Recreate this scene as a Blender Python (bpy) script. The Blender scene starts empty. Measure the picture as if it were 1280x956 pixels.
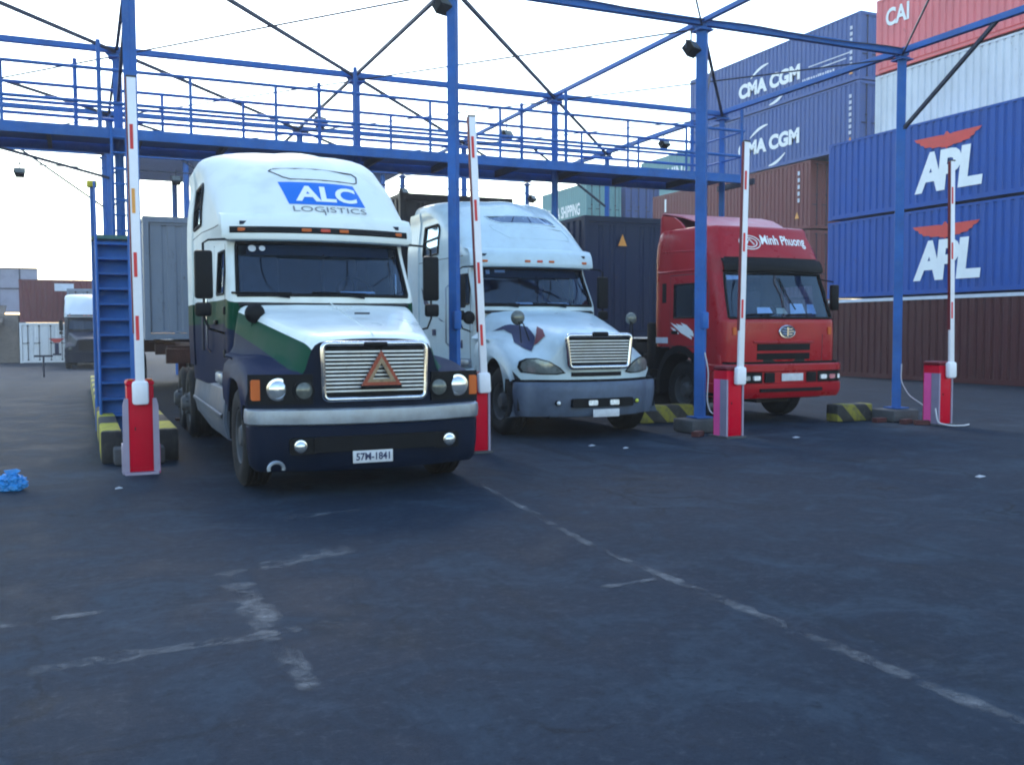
import bpy, bmesh, math, random
from mathutils import Vector, Matrix
from math import radians, sin, cos, pi, sqrt
random.seed(7)
scene = bpy.context.scene
col = scene.collection

# ---------------------------------------------------------------- camera, sky, sun, exposure
cam_data = bpy.data.cameras.new('camera')
cam = bpy.data.objects.new('camera', cam_data)
col.objects.link(cam)
scene.camera = cam
cam_data.sensor_fit = 'HORIZONTAL'
cam_data.sensor_width = 36.0
cam_data.lens = 36.0 * 1208.5 / 1280.0
cam_data.clip_end = 3000
YAW, PITCH, ROLL = 0.4173, 0.0532, -0.0042
fwd = Vector((sin(YAW) * cos(PITCH), cos(YAW) * cos(PITCH), -sin(PITCH)))
rgt0 = Vector((cos(YAW), -sin(YAW), 0))
up0 = rgt0.cross(fwd)
rgt = rgt0 * cos(ROLL) - up0 * sin(ROLL) * -1
upv = fwd.cross(rgt) * -1
m3 = Matrix((rgt, upv, -fwd)).transposed()
cam.matrix_world = Matrix.Translation((0, 0, 1.6)) @ m3.to_4x4()

world = bpy.data.worlds.new('World')
scene.world = world
world.use_nodes = True
wn = world.node_tree.nodes
bg = wn['Background']
sky = wn.new('ShaderNodeTexSky')
sky.sky_type = 'NISHITA'
sky.sun_disc = False
SUN_EL, SUN_AZ = radians(34), radians(8)      # azimuth measured from +Y towards +X
sky.sun_elevation = SUN_EL
sky.sun_rotation = SUN_AZ
sky.altitude = 10
sky.air_density = 1.6
sky.dust_density = 0.6
sky.ozone_density = 3.0
world.node_tree.links.new(sky.outputs[0], bg.inputs[0])
bg.inputs[1].default_value = 0.15

sl = bpy.data.lights.new('sun', 'SUN')
so = bpy.data.objects.new('sun', sl)
col.objects.link(so)
sl.energy = 0.5
sl.angle = radians(14)
sl.color = (1.0, 0.93, 0.82)
sd = Vector((sin(SUN_AZ) * cos(SUN_EL), cos(SUN_AZ) * cos(SUN_EL), sin(SUN_EL)))
so.rotation_euler = sd.to_track_quat('Z', 'Y').to_euler()

scene.view_settings.view_transform = 'Standard'
scene.view_settings.look = 'None'
scene.view_settings.gamma = 1.0
scene.view_settings.use_curve_mapping = False
scene.view_settings.exposure = 1.68
scene.render.engine = 'CYCLES'
scene.cycles.use_denoising = True
scene.cycles.max_bounces = 6
scene.cycles.transparent_max_bounces = 12
scene.cycles.filter_width = 2.0
scene.cycles.sample_clamp_indirect = 4.0

# ---------------------------------------------------------------- materials
def srgb(r, g, b):
    f = lambda c: (c / 255 / 12.92) if c / 255 <= 0.04045 else ((c / 255 + 0.055) / 1.055) ** 2.4
    return (f(r), f(g), f(b), 1)

def nmat(name):
    m = bpy.data.materials.new(name)
    m.use_nodes = True
    nt = m.node_tree
    return m, nt, nt.nodes['Principled BSDF']

def mat(name, c, rough=0.5, metal=0.0, var=0.12, scale=3.0, dirt=0.0, dirtcol=(0.07, 0.065, 0.06, 1), spec=0.3, rust=0.0, bump=0.0, bscale=40, coat=0.0, stretch=(1, 1, 1)):
    """Painted / bare surface with uneven tone, patchy grime and a little roughness variation."""
    m, nt, b = nmat(name)
    N, L = nt.nodes, nt.links
    c = tuple(c[:3]) + (1,)
    tc = N.new('ShaderNodeTexCoord')
    mp = N.new('ShaderNodeMapping'); mp.inputs['Scale'].default_value = stretch
    L.new(tc.outputs['Object'], mp.inputs[0])
    n1 = N.new('ShaderNodeTexNoise'); n1.inputs['Scale'].default_value = scale; n1.inputs['Detail'].default_value = 6; n1.inputs['Roughness'].default_value = 0.65
    L.new(mp.outputs[0], n1.inputs['Vector'])
    mr = N.new('ShaderNodeMapRange'); mr.inputs[1].default_value = 0.3; mr.inputs[2].default_value = 0.7
    mr.inputs[3].default_value = 1 - var; mr.inputs[4].default_value = 1 + var
    L.new(n1.outputs[0], mr.inputs[0])
    mul = N.new('ShaderNodeVectorMath'); mul.operation = 'SCALE'; mul.inputs[0].default_value = c[:3]
    L.new(mr.outputs[0], mul.inputs['Scale'])
    out = mul.outputs[0]
    if dirt > 0:
        n2 = N.new('ShaderNodeTexNoise'); n2.inputs['Scale'].default_value = scale * 2.3; n2.inputs['Detail'].default_value = 8; n2.inputs['Roughness'].default_value = 0.7
        L.new(mp.outputs[0], n2.inputs['Vector'])
        r2 = N.new('ShaderNodeMapRange'); r2.inputs[1].default_value = 0.48; r2.inputs[2].default_value = 0.75
        r2.inputs[3].default_value = 0; r2.inputs[4].default_value = dirt
        L.new(n2.outputs[0], r2.inputs[0])
        mx = N.new('ShaderNodeMix'); mx.data_type = 'RGBA'; mx.inputs['B'].default_value = dirtcol
        L.new(r2.outputs[0], mx.inputs['Factor']); L.new(out, mx.inputs['A'])
        out = mx.outputs['Result']
    if rust > 0:
        n4 = N.new('ShaderNodeTexNoise'); n4.inputs['Scale'].default_value = 3.4; n4.inputs['Detail'].default_value = 9; n4.inputs['Roughness'].default_value = 0.78
        mp4 = N.new('ShaderNodeMapping'); mp4.inputs['Scale'].default_value = (1.6, 1.6, .55); mp4.inputs['Location'].default_value = (3.1, 7.7, 1.3)
        L.new(tc.outputs['Object'], mp4.inputs[0]); L.new(mp4.outputs[0], n4.inputs['Vector'])
        r4 = N.new('ShaderNodeMapRange'); r4.inputs[1].default_value = .60; r4.inputs[2].default_value = .68; r4.inputs[4].default_value = rust; L.new(n4.outputs[0], r4.inputs[0])
        x4 = N.new('ShaderNodeMix'); x4.data_type = 'RGBA'; x4.inputs['B'].default_value = (.055, .026, .018, 1); L.new(r4.outputs[0], x4.inputs['Factor']); L.new(out, x4.inputs['A']); out = x4.outputs['Result']
    L.new(out, b.inputs['Base Color'])
    rr = N.new('ShaderNodeMapRange'); rr.inputs[1].default_value = 0.3; rr.inputs[2].default_value = 0.7
    rr.inputs[3].default_value = max(0.05, rough - 0.08); rr.inputs[4].default_value = min(1, rough + 0.1)
    L.new(n1.outputs[0], rr.inputs[0]); L.new(rr.outputs[0], b.inputs['Roughness'])
    b.inputs['Metallic'].default_value = metal; b.inputs['Specular IOR Level'].default_value = spec
    if coat: b.inputs['Coat Weight'].default_value = coat; b.inputs['Coat Roughness'].default_value = 0.12
    if bump > 0:
        n3 = N.new('ShaderNodeTexNoise'); n3.inputs['Scale'].default_value = bscale; n3.inputs['Detail'].default_value = 4
        L.new(tc.outputs['Object'], n3.inputs['Vector'])
        bp = N.new('ShaderNodeBump'); bp.inputs['Strength'].default_value = bump; bp.inputs['Distance'].default_value = 0.02
        L.new(n3.outputs[0], bp.inputs['Height']); L.new(bp.outputs[0], b.inputs['Normal'])
    return m

def glass_mat(name, tint=(0.46, 0.60, 0.80), refl=0.075):
    m = bpy.data.materials.new(name); m.use_nodes = True
    nt = m.node_tree; N, L = nt.nodes, nt.links
    N.clear()
    o = N.new('ShaderNodeOutputMaterial')
    t = N.new('ShaderNodeBsdfTransparent'); t.inputs[0].default_value = tint + (1,)
    g = N.new('ShaderNodeBsdfGlossy'); g.inputs['Roughness'].default_value = 0.04; g.inputs[0].default_value = (0.62, 0.8, 1, 1)
    lw = N.new('ShaderNodeLayerWeight'); lw.inputs['Blend'].default_value = 0.5
    pw = N.new('ShaderNodeMath'); pw.operation = 'POWER'; pw.inputs[1].default_value = 4.5; L.new(lw.outputs['Facing'], pw.inputs[0])
    mr = N.new('ShaderNodeMapRange'); mr.inputs[3].default_value = refl; mr.inputs[4].default_value = 0.9
    mx = N.new('ShaderNodeMixShader')
    L.new(pw.outputs[0], mr.inputs[0]); L.new(mr.outputs[0], mx.inputs[0])
    L.new(t.outputs[0], mx.inputs[1]); L.new(g.outputs[0], mx.inputs[2]); L.new(mx.outputs[0], o.inputs[0])
    return m

M = {}
M['white'] = mat('white_paint', (0.74, 0.78, 0.76), 0.32, var=0.06, scale=1.6, dirt=0.16, dirtcol=(0.30, 0.29, 0.27, 1), coat=0.3)
M['white2'] = mat('bluish_white_paint', (0.52, 0.64, 0.70), 0.34, var=0.07, scale=1.6, dirt=0.22, dirtcol=(0.24, 0.26, 0.28, 1), coat=0.3)
M['red'] = mat('red_truck_paint', (0.34, 0.004, 0.012), 0.30, var=0.1, scale=1.5, dirt=0.10, dirtcol=(0.06, 0.015, 0.015, 1), coat=0.12)
M['navy'] = mat('navy_paint', (0.006, 0.011, 0.026), 0.42, var=0.12, scale=2, dirt=0.2, dirtcol=(0.018, 0.020, 0.026, 1), spec=.06)
M['black'] = mat('black_plastic', (0.006, 0.007, 0.009), 0.5, var=0.2, scale=4, dirt=0.25, dirtcol=(0.016, 0.016, 0.019, 1), spec=.1)
M['seam'] = mat('panel_gap', (0.05, 0.055, 0.06), 0.7)
M['dark'] = mat('dark_interior', (0.016, 0.026, 0.050), 0.8, var=0.3, scale=4)
M['seat'] = mat('seat_cloth', (0.035, 0.045, 0.075), 0.9, var=0.2, scale=8)
M['rubber'] = mat('tyre_rubber', (0.009, 0.009, 0.010), 0.85, var=0.25, scale=6, dirt=0.5, dirtcol=(0.030, 0.028, 0.026, 1), bump=0.2)
M['rim'] = mat('steel_rim', (0.07, 0.075, 0.085), 0.6, 0.2, var=0.2, scale=6, dirt=0.6)
M['chassis'] = mat('chassis_black', (0.010, 0.010, 0.012), 0.7, var=0.3, dirt=0.3)
M['chrome'] = mat('chrome', (0.62, 0.64, 0.67), 0.16, 1.0, var=0.1, scale=5, dirt=0.15, dirtcol=(0.2, 0.2, 0.2, 1))
M['slat'] = mat('bright_slat', (0.62, 0.65, 0.68), 0.35, 0.35, var=0.12, scale=6, dirt=0.2)
M['dullchrome'] = mat('dull_chrome', (0.29, 0.33, 0.39), 0.42, 0.7, var=0.2, scale=5, dirt=0.3, dirtcol=(0.2, 0.2, 0.2, 1))
M['lampglass'] = mat('headlamp_lens', (0.62, 0.66, 0.70), 0.10, 0.75, var=0.25, scale=14)
M['lamphot'] = mat('bright_reflector', (0.85, 0.88, 0.9), 0.25, 0.2, var=0.1, scale=10)
M['lampdull'] = mat('dull_lamp_lens', (0.13, 0.14, 0.13), 0.15, 0.3, var=0.3, scale=12)
M['lamplens2'] = mat('clear_moulded_lens', (0.20, 0.23, 0.23), 0.12, 0.35, var=0.35, scale=9)
M['amber'] = mat('amber_lens', (0.50, 0.10, 0.015), 0.3, var=0.15)
M['redlens'] = mat('red_lens', (0.55, 0.07, 0.04), 0.3, var=0.15)
M['fairing'] = mat('grey_side_fairing', (0.085, 0.11, 0.155), 0.45, 0.15, var=0.15, dirt=0.4)
M['greyplastic'] = mat('grey_bumper_plastic', (0.085, 0.115, 0.175), 0.5, var=0.15, scale=3, dirt=0.4, dirtcol=(0.04, 0.045, 0.055, 1))
M['steelblue'] = mat('blue_gantry_paint', (0.020, 0.105, 0.36), 0.5, var=0.22, scale=2.0, dirt=0.45, rust=.55, dirtcol=(0.075, 0.16, 0.34, 1), spec=.2)
M['rod'] = mat('dark_bracing_rod', (0.03, 0.035, 0.06), 0.6, 0.2)
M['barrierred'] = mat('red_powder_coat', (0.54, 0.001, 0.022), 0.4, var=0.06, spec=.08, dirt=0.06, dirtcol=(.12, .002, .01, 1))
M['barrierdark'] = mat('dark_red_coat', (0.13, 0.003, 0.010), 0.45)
M['reflgrey'] = mat('grey_reflective_strip', (0.30, 0.27, 0.38), 0.4, 0.2, var=0.1)
M['reflpink'] = mat('pink_reflective_strip', (0.86, 0.10, 0.36), 0.4, var=0.06)
M['boomwhite'] = mat('white_boom_paint', (0.80, 0.80, 0.86), 0.35, var=0.04, dirt=0.06)
M['stickerred'] = mat('red_sticker', (0.62, 0.03, 0.035), 0.4)
M['stickerorange'] = mat('orange_sticker', (0.75, 0.33, 0.07), 0.4)
M['yellow'] = mat('yellow_kerb_paint', (0.55, 0.47, 0.03), 0.6, dirt=0.5, var=0.2, bump=0.3)
M['concrete'] = mat('concrete', (0.07, 0.075, 0.085), 0.9, var=0.25, dirt=0.5, bump=0.5, bscale=25)
M['brick'] = mat('red_brick', (0.08, 0.025, 0.025), 0.9, var=0.3, dirt=0.4)
M['whitetext'] = mat('white_lettering', (0.80, 0.84, 0.86), 0.5, var=0.05)
M['fadedtext'] = mat('faded_white_lettering', (0.55, 0.60, 0.70), 0.5, var=0.1)
M['flashred'] = mat('faded_dark_red', (.17, .05, .06), .5)
M['aplred'] = mat('red_eagle_mark', (0.60, 0.06, 0.05), 0.5)
M['alcblue'] = mat('bright_blue_sign', (0.006, 0.15, 0.62), 0.4, var=0.05)
M['tribrown'] = mat('weathered_red_reflector', (.27, .055, .03), .4, var=.3, scale=18)
M['greytext'] = mat('grey_lettering', (0.16, 0.17, 0.19), 0.5)
M['navytext'] = mat('navy_lettering', (0.02, 0.03, 0.09), 0.5)
M['paper'] = mat('paper', (0.75, 0.8, 0.85), 0.8)
M['litter'] = mat('dirty_paper', (.34, .36, .40), .9, var=.3, scale=20)
M['rust'] = mat('rusty_steel', (0.06, 0.026, 0.02), 0.85, var=0.4, dirt=0.5, dirtcol=(0.05, 0.03, 0.025, 1), bump=0.3)
M['cable'] = mat('white_cable', (0.55, 0.55, 0.6), 0.6)
M['glass'] = glass_mat('cab_glass')
M['mirrorglass'] = glass_mat('side_glass', (0.4, 0.45, 0.5), 0.45)
M['glassdark'] = glass_mat('tinted_glass', (0.16, 0.2, 0.26), 0.22)
M['platewhite'] = mat('plate_white', (0.55, 0.57, 0.62), 0.5, var=0.15, dirt=0.3)

def livery_mat():
    """White over green over navy, split by lines that climb towards the cab."""
    m, nt, b = nmat('three_tone_livery'); N, L = nt.nodes, nt.links
    tc = N.new('ShaderNodeTexCoord'); sp = N.new('ShaderNodeSeparateXYZ'); L.new(tc.outputs['Object'], sp.inputs[0])
    def line(y0, y1, z0, z1):
        r = N.new('ShaderNodeMapRange'); r.inputs[1].default_value = y0; r.inputs[2].default_value = y1; r.inputs[3].default_value = z0; r.inputs[4].default_value = z1
        L.new(sp.outputs['Y'], r.inputs[0])
        g = N.new('ShaderNodeMath'); g.operation = 'GREATER_THAN'; L.new(sp.outputs['Z'], g.inputs[0]); L.new(r.outputs[0], g.inputs[1])
        return g.outputs[0]
    w = line(0.2, 2.4, 1.50, 1.98); g = line(0.2, 2.6, 1.20, 1.70)
    n = N.new('ShaderNodeTexNoise'); n.inputs['Scale'].default_value = 3; n.inputs['Detail'].default_value = 7
    L.new(tc.outputs['Object'], n.inputs['Vector'])
    def mix(fac, a, bb):
        x = N.new('ShaderNodeMix'); x.data_type = 'RGBA'; L.new(fac, x.inputs['Factor'])
        for k, v in (('A', a), ('B', bb)):
            if isinstance(v, tuple): x.inputs[k].default_value = v
            else: L.new(v, x.inputs[k])
        return x.outputs['Result']
    c = mix(g, (0.009, 0.017, 0.048, 1), (0.004, 0.055, 0.030, 1))
    c = mix(w, c, (0.74, 0.78, 0.76, 1))
    r = N.new('ShaderNodeMapRange'); r.inputs[1].default_value = 0.5; r.inputs[2].default_value = 0.75; r.inputs[4].default_value = 0.15; L.new(n.outputs[0], r.inputs[0])
    c = mix(r.outputs[0], c, (0.06, 0.065, 0.07, 1))
    L.new(c, b.inputs['Base Color']); b.inputs['Roughness'].default_value = 0.42; b.inputs['Specular IOR Level'].default_value = 0.02
    return m
M['livery'] = livery_mat()

def hazard_mat(name, scale, diag):
    m, nt, b = nmat(name); N, L = nt.nodes, nt.links
    tc = N.new('ShaderNodeTexCoord'); sp = N.new('ShaderNodeSeparateXYZ'); L.new(tc.outputs['Object'], sp.inputs[0])
    if diag:
        a = N.new('ShaderNodeMath'); a.operation = 'ADD'; L.new(sp.outputs['X'], a.inputs[0]); L.new(sp.outputs['Z'], a.inputs[1]); v = a.outputs[0]
    else: v = sp.outputs['Y']
    q = N.new('ShaderNodeMath'); q.operation = 'MULTIPLY'; q.inputs[1].default_value = scale; L.new(v, q.inputs[0])
    o_ = N.new('ShaderNodeMath'); o_.operation = 'SUBTRACT'; o_.inputs[1].default_value = 0 if diag else .03; L.new(q.outputs[0], o_.inputs[0])
    f = N.new('ShaderNodeMath'); f.operation = 'FRACT'; L.new(o_.outputs[0], f.inputs[0])
    g = N.new('ShaderNodeMath'); g.operation = 'LESS_THAN'; g.inputs[1].default_value = 0.5; L.new(f.outputs[0], g.inputs[0])
    n = N.new('ShaderNodeTexNoise'); n.inputs['Scale'].default_value = 9; n.inputs['Detail'].default_value = 8; L.new(tc.outputs['Object'], n.inputs['Vector'])
    x = N.new('ShaderNodeMix'); x.data_type = 'RGBA'; x.inputs['A'].default_value = (0.018, 0.018, 0.02, 1); x.inputs['B'].default_value = (0.20, 0.18, 0.02, 1) if diag else (0.38, 0.34, 0.02, 1); L.new(g.outputs[0], x.inputs['Factor'])
    r = N.new('ShaderNodeMapRange'); r.inputs[1].default_value = 0.5; r.inputs[2].default_value = 0.7; r.inputs[4].default_value = 0.7; L.new(n.outputs[0], r.inputs[0])
    y = N.new('ShaderNodeMix'); y.data_type = 'RGBA'; y.inputs['B'].default_value = (0.05, 0.05, 0.045, 1); L.new(r.outputs[0], y.inputs['Factor']); L.new(x.outputs['Result'], y.inputs['A'])
    L.new(y.outputs['Result'], b.inputs['Base Color']); b.inputs['Roughness'].default_value = 0.8
    return m
def split_mat():
    m, nt, b = nmat('white_over_dark'); N, L = nt.nodes, nt.links
    tc = N.new('ShaderNodeTexCoord'); sp = N.new('ShaderNodeSeparateXYZ'); L.new(tc.outputs['Object'], sp.inputs[0])
    g = N.new('ShaderNodeMath'); g.operation = 'GREATER_THAN'; g.inputs[1].default_value = 2.70; L.new(sp.outputs['Z'], g.inputs[0])
    x = N.new('ShaderNodeMix'); x.data_type = 'RGBA'; x.inputs['A'].default_value = (.015, .02, .04, 1); x.inputs['B'].default_value = (.6, .63, .68, 1); L.new(g.outputs[0], x.inputs['Factor'])
    L.new(x.outputs['Result'], b.inputs['Base Color']); b.inputs['Roughness'].default_value = .45; b.inputs['Specular IOR Level'].default_value = .15
    return m
M['split'] = split_mat()
M['hazard'] = hazard_mat('yellow_black_diagonal', 1.9, True)
M['kerbstripe'] = hazard_mat('yellow_black_kerb', 0.45, False)

# ---------------------------------------------------------------- mesh helpers
class MB:
    def __init__(s): s.v = []; s.f = []; s.mi = []
    def add(s, vs, fs, mi=0, T=None):
        o = len(s.v)
        for p in vs:
            p = Vector(p)
            s.v.append(tuple(T @ p) if T else tuple(p))
        for f in fs: s.f.append([o + i for i in f]); s.mi.append(mi)
        return s
    def box(s, c, d, mi=0, rz=0, T=None, bev=0.0):
        hx, hy, hz = d[0] / 2, d[1] / 2, d[2] / 2
        if bev <= 0:
            vs = [(x, y, z) for z in (-hz, hz) for y in (-hy, hy) for x in (-hx, hx)]
            fs = [(0, 2, 3, 1), (4, 5, 7, 6), (0, 1, 5, 4), (2, 6, 7, 3), (0, 4, 6, 2), (1, 3, 7, 5)]
        else:
            bm = bmesh.new(); bmesh.ops.create_cube(bm, size=1)
            bmesh.ops.scale(bm, vec=d, verts=bm.verts)
            bmesh.ops.bevel(bm, geom=bm.edges[:], offset=bev, segments=2, affect='EDGES', profile=0.5)
            bm.verts.index_update(); vs = [v.co.copy() for v in bm.verts]; fs = [[v.index for v in f.verts] for f in bm.faces]; bm.free()
        Q = Matrix.Translation(c) @ Matrix.Rotation(rz, 4, 'Z')
        if T: Q = T @ Q
        return s.add(vs, fs, mi, Q)
    def tube(s, pts, r, n=8, mi=0, caps=True):
        pts = [Vector(p) for p in pts]; rings = []
        prev = None
        for i, p in enumerate(pts):
            a = pts[max(i - 1, 0)]; b = pts[min(i + 1, len(pts) - 1)]
            t = (b - a).normalized()
            if prev is None:
                u = t.orthogonal().normalized()
                if abs(t.z) < 0.9: u = Vector((0, 0, 1)).cross(t).normalized()
            else:
                u = (prev - t * prev.dot(t)).normalized()
            prev = u; w = t.cross(u)
            k = r[i] if isinstance(r, (list, tuple)) else r
            ph = pi / 4 if n == 4 else 0
            rings.append([p + (u * cos(2 * pi * j / n + ph) + w * sin(2 * pi * j / n + ph)) * k for j in range(n)])
        vs = [q for R in rings for q in R]; fs = []
        for i in range(len(rings) - 1):
            for j in range(n):
                fs.append((i * n + j, i * n + (j + 1) % n, (i + 1) * n + (j + 1) % n, (i + 1) * n + j))
        if caps: fs.append(tuple(range(n))[::-1]); fs.append(tuple(range((len(rings) - 1) * n, len(rings) * n)))
        return s.add(vs, fs, mi)
    def bar(s, a, b, w, mi=0): return s.tube([a, b], w * 0.7071, 4, mi)
    def lathe(s, prof, n=24, mi=0, T=None):
        """profile of (radius, height) turned about the local Z axis"""
        vs, fs = [], []
        for (r, h) in prof:
            for j in range(n): a = 2 * pi * j / n; vs.append((r * cos(a), r * sin(a), h))
        for i in range(len(prof) - 1):
            for j in range(n): fs.append((i * n + j, i * n + (j + 1) % n, (i + 1) * n + (j + 1) % n, (i + 1) * n + j))
        if prof[0][0] > 1e-4: fs.append(tuple(range(n))[::-1])
        if prof[-1][0] > 1e-4: fs.append(tuple(range((len(prof) - 1) * n, len(prof) * n)))
        return s.add(vs, fs, mi, T)
    def prism(s, poly, axis, a, b, mi=0, T=None):
        """polygon in the plane normal to axis ('x','y','z'), pushed from a to b"""
        def P(p, t): return {'x': (t, p[0], p[1]), 'y': (p[0], t, p[1]), 'z': (p[0], p[1], t)}[axis]
        n = len(poly); vs = [P(p, a) for p in poly] + [P(p, b) for p in poly]
        fs = [tuple(range(n))[::-1], tuple(range(n, 2 * n))] + [(i, (i + 1) % n, n + (i + 1) % n, n + i) for i in range(n)]
        return s.add(vs, fs, mi, T)
    def grid(s, rows, mi=0, mifn=None, closed=False):
        o = len(s.v); n = len(rows[0])
        for R in rows:
            for p in R: s.v.append(tuple(p))
        for i in range(len(rows) - 1):
            for j in range(n if closed else n - 1):
                k = (j + 1) % n
                s.f.append([o + i * n + j, o + i * n + k, o + (i + 1) * n + k, o + (i + 1) * n + j]); s.mi.append(mifn(i, j) if mifn else mi)
        return s
    def build(s, name, mats, parent=None, smooth=None, bevel=0.0, solid=0.0, weld=True):
        me = bpy.data.meshes.new(name)
        me.from_pydata(s.v, [], s.f)
        if not isinstance(mats, (list, tuple)): mats = [mats]
        for m in mats: me.materials.append(M[m] if isinstance(m, str) else m)
        me.polygons.foreach_set('material_index', s.mi)
        bm = bmesh.new(); bm.from_mesh(me)
        if weld: bmesh.ops.remove_doubles(bm, verts=bm.verts, dist=1e-5)
        bmesh.ops.recalc_face_normals(bm, faces=bm.faces)
        if smooth is not None:
            for f in bm.faces: f.smooth = True
            for e in bm.edges:
                e.smooth = len(e.link_faces) == 2 and e.calc_face_angle(9) < radians(smooth)
        bm.to_mesh(me); bm.free()
        o = bpy.data.objects.new(name, me); col.objects.link(o)
        if parent is not None: o.parent = parent
        if bevel > 0:
            b = o.modifiers.new('edge', 'BEVEL'); b.width = bevel; b.segments = 2; b.limit_method = 'ANGLE'; b.angle_limit = radians(40)
        if solid:
            b = o.modifiers.new('thick', 'SOLIDIFY'); b.thickness = solid; b.offset = 0
        return o

def thing(name, label, cat, loc=(0, 0, 0), rz=0, group=None):
    o = bpy.data.objects.new(name, None); col.objects.link(o)
    o.empty_display_size = 0.3
    o.location = loc; o.rotation_euler = (0, 0, rz); tag(o, label, cat, group)
    return o
def tag(o, label, cat, group=None):
    o['label'] = label; o['category'] = cat
    if group: o['group'] = group
    return o
def struct(o, kind='structure'):
    o['kind'] = kind; return o
def empty_part(name, parent, loc=(0, 0, 0), rot=(0, 0, 0)):
    o = bpy.data.objects.new(name, None); col.objects.link(o); o.parent = parent; o.location = loc; o.rotation_euler = rot
    return o
def kids(o): return [c for c in bpy.data.objects if c.parent == o]
def copy_tree(o, parent=None):
    c = o.copy(); col.objects.link(c)
    if parent is not None: c.parent = parent
    for ch in kids(o): copy_tree(ch, c)
    return c

def pchip(xs, ys):
    n = len(xs); h = [xs[i + 1] - xs[i] for i in range(n - 1)]; d = [(ys[i + 1] - ys[i]) / h[i] for i in range(n - 1)]
    m = [0] * n; m[0] = d[0]; m[-1] = d[-1]
    for i in range(1, n - 1):
        if d[i - 1] * d[i] <= 0: m[i] = 0
        else:
            w1 = 2 * h[i] + h[i - 1]; w2 = h[i] + 2 * h[i - 1]; m[i] = (w1 + w2) / (w1 / d[i - 1] + w2 / d[i])
    def f(x):
        if x <= xs[0]: return ys[0]
        if x >= xs[-1]: return ys[-1]
        for i in range(n - 1):
            if x <= xs[i + 1]:
                t = (x - xs[i]) / h[i]
                return (2 * t**3 - 3 * t**2 + 1) * ys[i] + (t**3 - 2 * t**2 + t) * h[i] * m[i] + (-2 * t**3 + 3 * t**2) * ys[i + 1] + (t**3 - t**2) * h[i] * m[i + 1]
    return f
def lerp(a, b, t): return a + (b - a) * t
def clamp(x, a=0.0, b=1.0): return max(a, min(b, x))
def sstep(a, b, x): t = clamp((x - a) / (b - a)); return t * t * (3 - 2 * t)
def rrect(w, h, r, n=5, cx=0, cy=0):
    P = []
    for (sx, sy, a0) in ((1, 1, 0), (-1, 1, 90), (-1, -1, 180), (1, -1, 270)):
        for k in range(n + 1):
            a = radians(a0 + 90 * k / n); P.append((cx + sx * (w / 2 - r) + r * cos(a), cy + sy * (h / 2 - r) + r * sin(a)))
    return P

def text_mesh(txt, bold=0.0, shear=0.0, spacing=1.0):
    cu = bpy.data.curves.new('lettering', 'FONT'); cu.body = txt; cu.offset = bold; cu.shear = shear; cu.space_character = spacing
    cu.resolution_u = 4; cu.extrude = 0
    o = bpy.data.objects.new('lettering', cu); col.objects.link(o)
    dg = bpy.context.evaluated_depsgraph_get(); dg.update()
    me = bpy.data.meshes.new_from_object(o.evaluated_get(dg))
    bpy.data.objects.remove(o); bpy.data.curves.remove(cu)
    vs = [v.co.copy() for v in me.vertices]; fs = [list(p.vertices) for p in me.polygons]
    bpy.data.meshes.remove(me)
    x0 = min(v.x for v in vs); x1 = max(v.x for v in vs); y0 = min(v.y for v in vs); y1 = max(v.y for v in vs)
    return [((v.x - x0) / (x1 - x0), (v.y - y0) / (y1 - y0)) for v in vs], fs
def lettering(txt, fn, w, h, material, parent, name='lettering', **kw):
    """text fitted to w x h, each point placed by fn(u, v) with u, v in metres from the lower left corner"""
    vs, fs = text_mesh(txt, **kw)
    b = MB(); b.add([fn(u * w, v * h) for u, v in vs], fs)
    return b.build(name, material, parent, weld=False)
def poly_decal(poly, fn, material, parent, name, step=0.12):
    """flat outline cut into a fine mesh and laid on a curved skin by fn(u, v)"""
    from mathutils.geometry import delaunay_2d_cdt, intersect_point_quad_2d
    P = []
    n = len(poly)
    for i in range(n):
        a = Vector(poly[i]); c = Vector(poly[(i + 1) % n]); k = max(1, int((c - a).length / step))
        for j in range(k): P.append(a.lerp(c, j / k))
    nb = len(P)
    def inside(p):
        r = False
        for i in range(nb):
            a, c = P[i], P[(i + 1) % nb]
            if (a.y > p.y) != (c.y > p.y) and p.x < (c.x - a.x) * (p.y - a.y) / (c.y - a.y) + a.x: r = not r
        return r
    x0 = min(p.x for p in P); x1 = max(p.x for p in P); y0 = min(p.y for p in P); y1 = max(p.y for p in P)
    Q = []
    x = x0 + step / 2
    while x < x1:
        y = y0 + step / 2
        while y < y1:
            q = Vector((x, y))
            if inside(q) and min((q - p).length for p in P) > step * 0.4: Q.append(q)
            y += step
        x += step
    r = delaunay_2d_cdt(P + Q, [(i, (i + 1) % nb) for i in range(nb)], [], 0, 1e-6)
    fs = [f for f in r[2] if inside(sum((r[0][i] for i in f), Vector((0, 0))) / len(f))]
    b = MB(); b.add([fn(p.x, p.y) for p in r[0]], fs)
    return b.build(name, material, parent, smooth=60, weld=False)
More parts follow.
